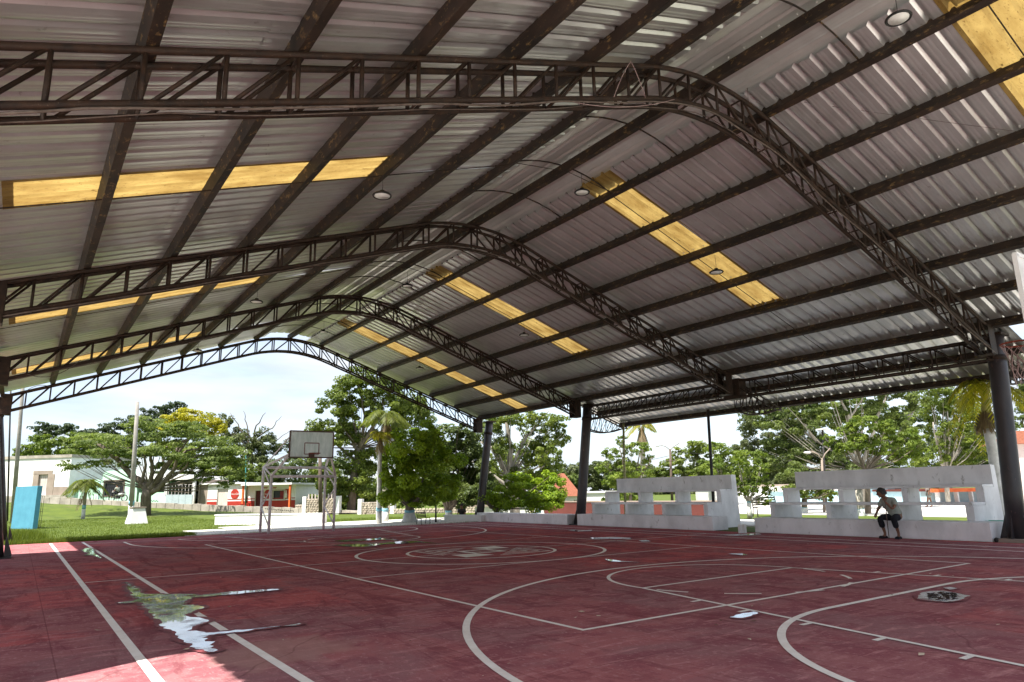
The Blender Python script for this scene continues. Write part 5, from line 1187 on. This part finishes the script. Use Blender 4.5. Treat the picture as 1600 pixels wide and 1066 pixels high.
# kerb wall in front of the houses: separate blocks
kw = thing('kerb_wall', 'low grey stone kerb wall running in front of the houses', 'wall')
KP = [(60,777,785,60.5),(110,778,786,60),(160,782,788,60),(230,786,793,59),(300,788,795,58.5),(380,791,798,57.5),(440,793,801,57),(520,797,803,56),(560,799,804,55)]
for i in range(len(KP)-1):
    a, c = KP[i], KP[i+1]; n = max(2, int((c[0]-a[0])/13))
    for k in range(n):
        q0, q1 = k/n, (k+1)/n
        def P(q, top_): return at(a[0]+(c[0]-a[0])*q, (a[1]+(c[1]-a[1])*q) if top_ else (a[2]+(c[2]-a[2])*q), a[3]+(c[3]-a[3])*q)
        A, B_, At, Bt = P(q0, 0), P(q1, 0), P(q0, 1), P(q1, 1); dj = (B_-A).normalized(); nn = Vector((-dj.y, dj.x, 0)).normalized(); e = .02; ht = rnd.uniform(-.03, .03)
        vs = []
        for p_, zt_ in ((A+dj*e, At.z+ht), (B_-dj*e, Bt.z+ht)):
            for o_ in (0, .5): vs += [(p_.x+nn.x*o_, p_.y+nn.y*o_, p_.z-.5), (p_.x+nn.x*o_, p_.y+nn.y*o_, zt_)]
        MB().add(vs, [(0,1,5,4),(2,6,7,3),(1,3,7,5),(0,2,3,1),(4,5,7,6)]).build('block', m_kerb, kw)
b = MB(); 
for k in range(14):
    px = 414+k*3.3; p = at(px, 794.6+k*.25, 56.7); q = at(px+2, 795.5+k*.25+(k%3)*.6, 56.7); b.bar(p, q, .01, .06)
tag(b.build('dark_scrawl', m_iron, kw), 'illegible dark painted scrawl')
# dusty verge between kerb and lawn on the right part, seen as a pale strip
vq = []
for px, py, d in ((470,800,56),(560,803,55),(700,806,52),(860,800,52),(860,796,56),(700,799,60),(560,800,60)):
    p = at(px, py, d); vq.append((p.x, p.y, max(gz(p.x, p.y), 0)+.05))
tag(link('road', (lambda me: (me.from_pydata(vq, [], [tuple(range(len(vq)))]), me.update(), me)[2])(bpy.data.meshes.new('road')), m_dirt), kind='structure')

# stone walls with white gate posts
def stone_wall(label, px0, px1, pyt, pyb, d, posts=True, rails=False):
    f = Facade('stone_wall', label, px0, px1, pyb, d, d-.5, 'wall', 'rubble stone walls along the street'); h = f.uv((px0+px1)/2, pyt)[1]
    MB().box((0, .06, -.4), (f.w, .35, h-.03)).build('mortar_core', m_kerb, f.t)
    b = MB(); v = -.1; rs = random.Random(int(px0))
    while v < h-.05:
        rh = rs.uniform(.13, .2); u = -.1
        while u < f.w:
            rw = rs.uniform(.14, .34); g_ = .015; cx, cz = u+rw/2, v+rh/2
            if cx < f.w and cz < h+.03:
                n = 7; pts = [(cx+(rw/2-g_)*math.cos(2*PI*k/n+.3)*rs.uniform(.9, 1.15), cz+(rh/2-g_)*math.sin(2*PI*k/n+.3)*rs.uniform(.9, 1.15)) for k in range(n)]
                y = rs.uniform(-.03, .02); base = len(b.v); b.v += [(p[0], .07, p[1]) for p in pts]+[(cx+(p[0]-cx)*.85, y, cz+(p[1]-cz)*.85) for p in pts]
                b.f += [tuple(range(base+n, base+2*n))]+[(base+k, base+(k+1)%n, base+n+(k+1)%n, base+n+k) for k in range(n)]
            u += rw
        v += rh
    tag(b.build('stones', m_stone, f.t), kind='stuff')
    if posts:
        for u in (0, f.w): MB().box((u-.16, -.08, -.4), (u+.16, .42, h+.22)).build('gate_post', m_white, f.t, bevel=.02)
    if rails:
        for k in range(9): u = .3+(f.w-.6)*k/8; MB().box((u-.04, .1, h-.03), (u+.04, .2, h+.42)).build('stake', m_wood, f.t)
    return f
stone_wall('rubble stone wall with wooden stakes on top, just right of the basketball posts', 475, 527, 780, 801, 56, True, True)
stone_wall('rubble stone wall between white posts, behind the two palm trunks', 562, 613, 784, 803, 54, True, False)
stone_wall('low broken rubble wall behind the round trees', 615, 700, 796, 806, 52, False, False)
stone_wall('pale rubble wall seen under the tree left of the far right column', 700, 768, 790, 806, 50, False, False)
stone_wall('low grey rubble heap wall left of the two white gate posts', 462, 474, 788, 800, 58, False, False)
# little houses seen under the trees
def house(name, label, px0, px1, pyt, pyb, d, mt, parts=(), roof=None, depth=5, cat='building', group=None, d1=None):
    f = Facade(name, label, px0, px1, pyb, d, d1 or d, cat, group); h = f.uv(px0, pyt)[1]
    holes = sorted([f.rect(*r_[1]) for r_ in parts if r_[0] in ('window', 'door', 'opening')])
    wall_with_holes(f, mt, 0, f.w, -.6, h, holes, 0, .2)
    MB().box((0, .2, -.6), (.2, depth, h)).box((f.w-.2, .2, -.6), (f.w, depth, h)).box((.2, depth-.2, -.6), (f.w-.2, depth, h)).build('side_wall', mt, f.t)
    for kind_, r_, mm_ in parts:
        q = f.rect(*r_)
        if kind_ in ('window', 'door', 'opening'):
            w_ = MB().box((q[0], .12, q[1]), (q[2], .16, q[3])).build(kind_, mm_, f.t)
            if kind_ == 'window':
                fr = MB(); t_ = .05
                for a, c, e, g_ in ((q[0], q[1], q[2], q[1]+t_), (q[0], q[3]-t_, q[2], q[3]), (q[0], q[1]+t_, q[0]+t_, q[3]-t_), (q[2]-t_, q[1]+t_, q[2], q[3]-t_), ((q[0]+q[2])/2-.02, q[1]+t_, (q[0]+q[2])/2+.02, q[3]-t_)): fr.box((a, .03, c), (e, .11, g_))
                fr.build('frame', m_wood, w_)
        else: MB().box((q[0], -.05, q[1]), (q[2], -.002, q[3])).build(kind_, mm_, f.t)
    if roof == 'hip':
        zt = f.uv(px0, roof_top)[1]; w_ = f.w
        MB().add([(-.3,-.3,h),(w_+.3,-.3,h),(w_+.3,depth+.3,h),(-.3,depth+.3,h),(w_*.35,depth/2,zt),(w_*.65,depth/2,zt)], [(0,1,5,4),(1,2,5),(2,3,4,5),(3,0,4),(3,2,1,0)]).build('roof', m_roofred, f.t)
    else: MB().box((-.12, -.15, h), (f.w+.12, depth+.12, h+.15)).build('roof', roof or m_white, f.t)
    return f
roof_top = 738
house('red_roofed_house', 'house with steep red tiled roof left of the middle column', 862, 905, 776, 800, 58, m_white, (('window', (896,781,902,789), m_darkglass),), 'hip', 9)
house('white_house', 'white low house between the middle column and the far bleacher', 903, 968, 771, 800, 62, m_white, (('opening', (914,783,936,791), m_darkglass), ('opening', (940,778,950,788), m_darkglass)), m_white, 7)
house('white_house', 'small white house with a window at the foot of the far right column', 742, 772, 792, 812, 44, m_white, (('window', (750,793,757,804), m_darkglass),), m_tan, 5)
house('pale_house', 'pale house with blue pillar left of the red wall', 775, 850, 790, 812, 46, m_white, (('opening', (838,796,846,812), m_cyanwall), ('yellow_pillar', (828,790,834,812), mat('ochre', (.5,.42,.22), rough=.9))), m_white, 5)
house('white_house', 'long pale house behind the young tree in the bleacher gap', 1120, 1244, 762, 806, 55, m_white, (('window', (1200,775,1212,790), m_grille), ('door', (1180,775,1190,806), m_tan)), m_tan, 6)
house('light_blue_house', 'light blue house seen through the left openings of the near bleacher', 1244, 1330, 768, 806, 50, m_lightblue, (('base_band', (1244,796,1330,803), m_tan),), m_white, 6)
house('white_house', 'white house with dark doorway seen beside the sitting man', 1330, 1392, 764, 806, 54, m_white, (('window', (1352,772,1364,790), m_darkglass), ('door', (1372,772,1382,806), m_tan)), m_white, 6)
house('light_blue_house', 'blue and white house with dark awning right of the sitting man', 1392, 1444, 762, 806, 50, m_lightblue, (('awning', (1398,763,1412,768), m_polew), ('base_band', (1392,790,1444,806), m_white)), m_white, 6)
f = house('arcaded_house', 'white house with red roof edge and turquoise wall at the right of the near bleacher', 1444, 1548, 768, 808, 46, m_lightblue, (('door', (1514,778,1524,806), m_roofred),), m_redwall, 6)
for px in (1449, 1478, 1500, 1532): q = f.rect(px, 768, px+8, 808); MB().box((q[0], -1.2, -.6), (q[2], -.8, q[3])).build('pillar', m_white, f.t)
q = f.rect(1446,767,1546,771); MB().box((q[0], -1.4, q[3]-.1), (q[2], -.05, q[3]+.12)).build('porch_roof', m_orange, f.t); q = f.rect(1480,789,1546,806); MB().box((q[0], -1.15, -.6), (q[2], -1.0, q[3])).build('porch_wall', m_white, f.t)
roof_top = 672
house('pink_house', 'pinkish white house with tiled roof behind the nearest right column', 1594, 1680, 694, 818, 34, mat('pink_wall', (.66,.55,.52), (.58,.48,.46), rough=.85), (('window', (1600,720,1610,760), m_darkglass),), 'hip', 1.2)
# red wall, blue wall, white low walls
def lowwall(name, label, a, c, h, th, mt, cap=None, cat='wall', z0=0):
    a = Vector(a); c = Vector(c); t = thing(name, label, cat, None, (a.x, a.y, z0), math.atan2(c.y-a.y, c.x-a.x)); w_ = (c-a).length
    MB().box((0, 0, -.3), (w_, th, h)).build('wall', mt, t, bevel=.01)
    if cap: MB().box((-.03, -.03, h), (w_+.03, th+.03, h+.06)).build('cap', cap, t)
    return t
A = at(850,788,40); B_ = at(1130,775.5,31); lowwall('red_wall', 'long brick red painted wall behind the far bleacher', (A.x, A.y, 0), (B_.x, B_.y, 0), .78, .2, m_redwall, m_tan)
A = at(17,823,37); B_ = at(51,823,36); zt = at(30,760,36.5).z; t = lowwall('blue_wall', 'bright blue painted wall end beside the left columns', (A.x, A.y, 0), (B_.x, B_.y, 0), zt, .25, m_cyanwall)
A = at(52,820,36.6); g_ = thing('iron_gate_leaf', 'rusty open iron grille beside the blue wall', 'gate', None, (A.x, A.y, 0), .35)
for k in range(5): MB().tube([(k*.09, 0, 0), (k*.09, 0, 1.75)], .012, 5).build('bar', m_rim if False else m_polew, g_)
for z in (.1, .9, 1.75): MB().tube([(0, 0, z), (.36, 0, z)], .012, 5).build('rail', m_polew, g_)
A = at(335,820,37.5); B_ = at(502,820,35.5); lowwall('white_low_wall', 'long low white wall bench on the pale slabs behind the basketball posts', (A.x, A.y, 0), (B_.x, B_.y, 0), .48, .5, m_white, m_white)
A = at(694,814,35.5); B_ = at(752,813,34); lowwall('white_low_wall', 'low white wall at the foot of the far right column', (A.x, A.y, 0), (B_.x, B_.y, 0), .26, .5, m_white, m_white)
# poles and lamps
def pole(name, label, px, pyb, pxt, pyt, d, r0, r1, mt, cat='pole', zb=None, group=None):
    A = at(px, pyb, d); B_ = at(pxt, pyt, d); z = min(A.z, gz(A.x, A.y)) if zb is None else zb; t = thing(name, label, cat, group, (A.x, A.y, z)); 
    MB().tube([(0, 0, -.1), tuple(B_-Vector((A.x, A.y, z)))], [r0, r1], 10).build('shaft', mt, t, True); return t, B_-Vector((A.x, A.y, z))
t, tp = pole('concrete_pole', 'tall tapered concrete pole with white pedestal on the lawn', 204, 816, 215, 628, 42, .16, .10, m_polec, zb=0)
A = at(204,816,42)
for q, nm in ((.22, m_bluewash), ): MB().tube([tuple(tp*.155), tuple(tp*.19)], [.165, .16], 12).build('blue_band', nm, t, True)
MB().tube([(0,0,-.05), tuple(tp*.15)], [.17,.166], 12).build('white_base', m_limed, t, True)
P0 = at(213,818,40.5); w0, w1, hh = m(14,41), m(8.5,41), m(25,41)
t = thing('white_pedestal', 'white sloping concrete pedestal at the foot of the concrete pole', 'pedestal', None, (P0.x, P0.y, -.02), .1)
MB().add([(-w0,-.5,0),(w0,-.5,0),(w0,.5,0),(-w0,.5,0),(-w1,-.35,hh),(w1,-.35,hh),(w1,.35,hh),(-w1,.35,hh)], [(0,3,2,1),(4,5,6,7),(0,1,5,4),(1,2,6,5),(2,3,7,6),(3,0,4,7)]).build('block', m_white, t, bevel=.02)
MB().box((-w1-.05,-.4,hh),(w1+.05,.4,hh+.07)).build('cap', m_tan, t)
t, tp = pole('power_pole', 'leaning grey power pole rising behind the blue wall at the left edge', 23, 790, 39, 560, 44, .14, .10, m_polec)
for k in (.93, .86): MB().tube([tuple(tp*k+Vector((-.5,0,0))), tuple(tp*k+Vector((.5,0,.05)))], .03, 6).build('cross_arm', m_iron, t)
for k in (-.4, 0, .4): MB().tube([tuple(tp*.93+Vector((k,0,.0))), tuple(tp*.93+Vector((k,0,.16)))], [.03,.02], 6).build('insulator', m_lens, t)
pole('thin_pole', 'thin dark pole just left of the leaning power pole', 15, 790, 17, 600, 48, .06, .05, m_iron)
pole('wooden_pole', 'dark wooden pole seen between the right hand basketball posts', 501, 800, 500, 700, 55, .16, .13, m_polew)
pole('green_pole', 'slim yellowish green pole behind the far bleacher, right of the middle column', 977, 806, 974, 662, 31, .055, .05, mat('olive_paint', (.30,.29,.13), (.24,.22,.1), rough=.6), zb=0)
pole('black_pole', 'slim black pole behind the right end of the far bleacher', 1116, 810, 1106, 640, 27, .06, .055, m_iron, zb=0)
t, tp = pole('street_lamp', 'brown street lamp with two curved arms behind the far bleacher', 1051, 800, 1047, 702, 60, .13, .09, m_polew, 'street lamp')
def arms(t, tp, mt, d, w_=.85, lens=True):
    for s_ in (-1, 1):
        ax = Vector((.816, -.578, 0))*s_; P = [tp+Vector((0,0,-.1)), tp+ax*w_*.4+Vector((0,0,.22)), tp+ax*w_+Vector((0,0,.5 if s_ > 0 else .38))]
        MB().tube(P, .03, 6).build('arm', mt, t, True)
        if s_ < 0: MB().ball(tuple(tp+ax*(w_+.22)+Vector((0,0,.30))), (.26,.16,.07)).build('lamp_head', m_galv, t, True)
    MB().tube([tuple(tp+Vector((-.4,.3,-1.0))), tuple(tp+Vector((.4,-.3,-1.0)))], .03, 6).build('cross_arm', mt, t)
arms(t, tp, m_polew, 60)
t, tp = pole('street_lamp', 'pale street lamp with curved arms in front of the large tree', 1288, 806, 1284, 716, 36, .07, .05, m_tan, 'street lamp'); arms(t, tp, m_tan, 36, .5)
t, tp = pole('park_lamp', 'tall dark park lamp with flat head just right of the pale street lamp', 1292, 806, 1285, 672, 38, .06, .05, m_iron, 'street lamp'); MB().box(tuple(tp+Vector((-.3,-.2,0))), tuple(tp+Vector((.3,.2,.06)))).build('lamp_head', m_lens, t)
t, tp = pole('park_lamp', 'slim teal lamp post with round white lamp left of the basketball posts', 384, 795, 384, 708, 60, .05, .04, mat('teal', (.05,.25,.24)), 'street lamp'); MB().ball(tuple(tp+Vector((0,0,.15))), .18).build('globe', m_lens, t, True)
t, tp = pole('park_lamp', 'short dark green lamp post standing by the park bench', 681, 817, 681, 790, 34, .05, .04, m_iron, 'street lamp', zb=0); 
for x in (-.12, .12): MB().box((x*1.6-.07,-.07,0),(x*1.6+.07,.07,.16)).build('footing', m_white, t)
# overhead wires in the street, joined to the far poles
for k, (a, c, lab) in enumerate((((39,566,44),(-60,640,44),'a'),((1047,706,60),(1288,700,60),'b'),((1047,712,60),(860,735,75),'c'))):
    A = at(*a); B_ = at(*c); P = [A.lerp(B_, q/12)+Vector((0,0,-1.2*4*(q/12)*(1-q/12)*.3)) for q in range(13)]
    o = MB().tube(P, .015, 4).build('overhead_wire', m_iron, None); tag(o, ['overhead wire leaving the leaning power pole to the left', 'overhead wire running right from the brown street lamp', 'overhead wire running left from the brown street lamp'][k], 'wire')
# park benches
def park_bench(label, px, py, d, rz, wdt=1.3):
    A = at(px, py, d); t = thing('park_bench', label, 'bench', None, (A.x, A.y, 0), rz)
    for k in range(5): MB().box((-wdt/2, -.2+k*.1, .43), (wdt/2, -.12+k*.1, .46)).build('seat_slat', m_iron, t)
    for k in range(4): MB().bar((-wdt/2, .26+k*.025, .55+k*.11), (wdt/2, .26+k*.025, .55+k*.11), .03, .07).build('back_slat', m_iron, t)
    for s_ in (-1, 1): MB().bar((s_*wdt/2, -.22, 0), (s_*wdt/2, -.2, .45), .04, .04).bar((s_*wdt/2, .3, 0), (s_*wdt/2, .2, .45), .04, .04).bar((s_*wdt/2, .2, .42), (s_*wdt/2, .36, .95), .04, .04).bar((s_*wdt/2, -.22, .43), (s_*wdt/2, .22, .43), .04, .04).build('end_frame', m_iron, t)
    return t
park_bench('black slatted park bench beside the round tree left of the low white wall', 662, 820, 32.5, .3, .95).scale = (.62, .62, .62)
park_bench('black park bench on the grass behind the left end of the near bleacher', 1200, 811, 33, -.5, 1.2)
# distant people and the motorbike
p = at(722,814,37); walker('dark clothed person sitting low beyond the white wall by the far right column', (p.x, p.y, -.3), -2.4, m_iron, m_trouser, True, .9)
p = at(1456,808,40); walker('person in grey shorts walking in the street seen through the near bleacher', (p.x, p.y, 0), 2.2, m_wood, mat('grey_shorts', (.18,.19,.18)))
pk = at(184,784,61.5); rz = math.atan2(mf.dir.y, mf.dir.x)+PI
t = thing('motorbike', 'small pale motorbike on the street in front of the barred window', 'motorbike', None, (pk.x, pk.y, pk.z), rz)
for x in (.62, -.62): wh = MB().torus((x, 0, .3), .27, .045, 1, 22, 6).build('tyre', m_iron, t, True); MB().torus((x,0,.3), .2, .012, 1, 18, 5).build('wheel_rim', m_galv, t)
MB().tube([(.62,0,.3),(.5,0,.75),(.42,0,1.02)], [.03,.035,.03], 6).build('fork', m_galv, t); MB().tube([(.42,-.3,1.05),(.45,0,1.0),(.42,.3,1.05)], .018, 6).build('handlebar', m_iron, t)
MB().ball((.52,0,.85), (.12,.09,.12)).build('headlamp', m_carpaint, t, True); MB().tube([(.45,0,.8),(.2,0,.62),(-.1,0,.62),(-.65,0,.72)], [.08,.12,.13,.06], 8).build('fairing', m_carpaint, t, True)
MB().tube([(.05,0,.72),(-.6,0,.78)], [.1,.09], 8).build('seat', m_iron, t, True); MB().box((-.15,-.12,.25),(.2,.12,.5)).build('engine', m_iron, t)
q = walker('rider in a dark cap sitting on the motorbike in front of the barred window', (pk.x-.12*math.cos(rz)*-1, pk.y, pk.z+.28), rz, m_shirt, m_trouser, True)

print('LEAVES', sum(NL))
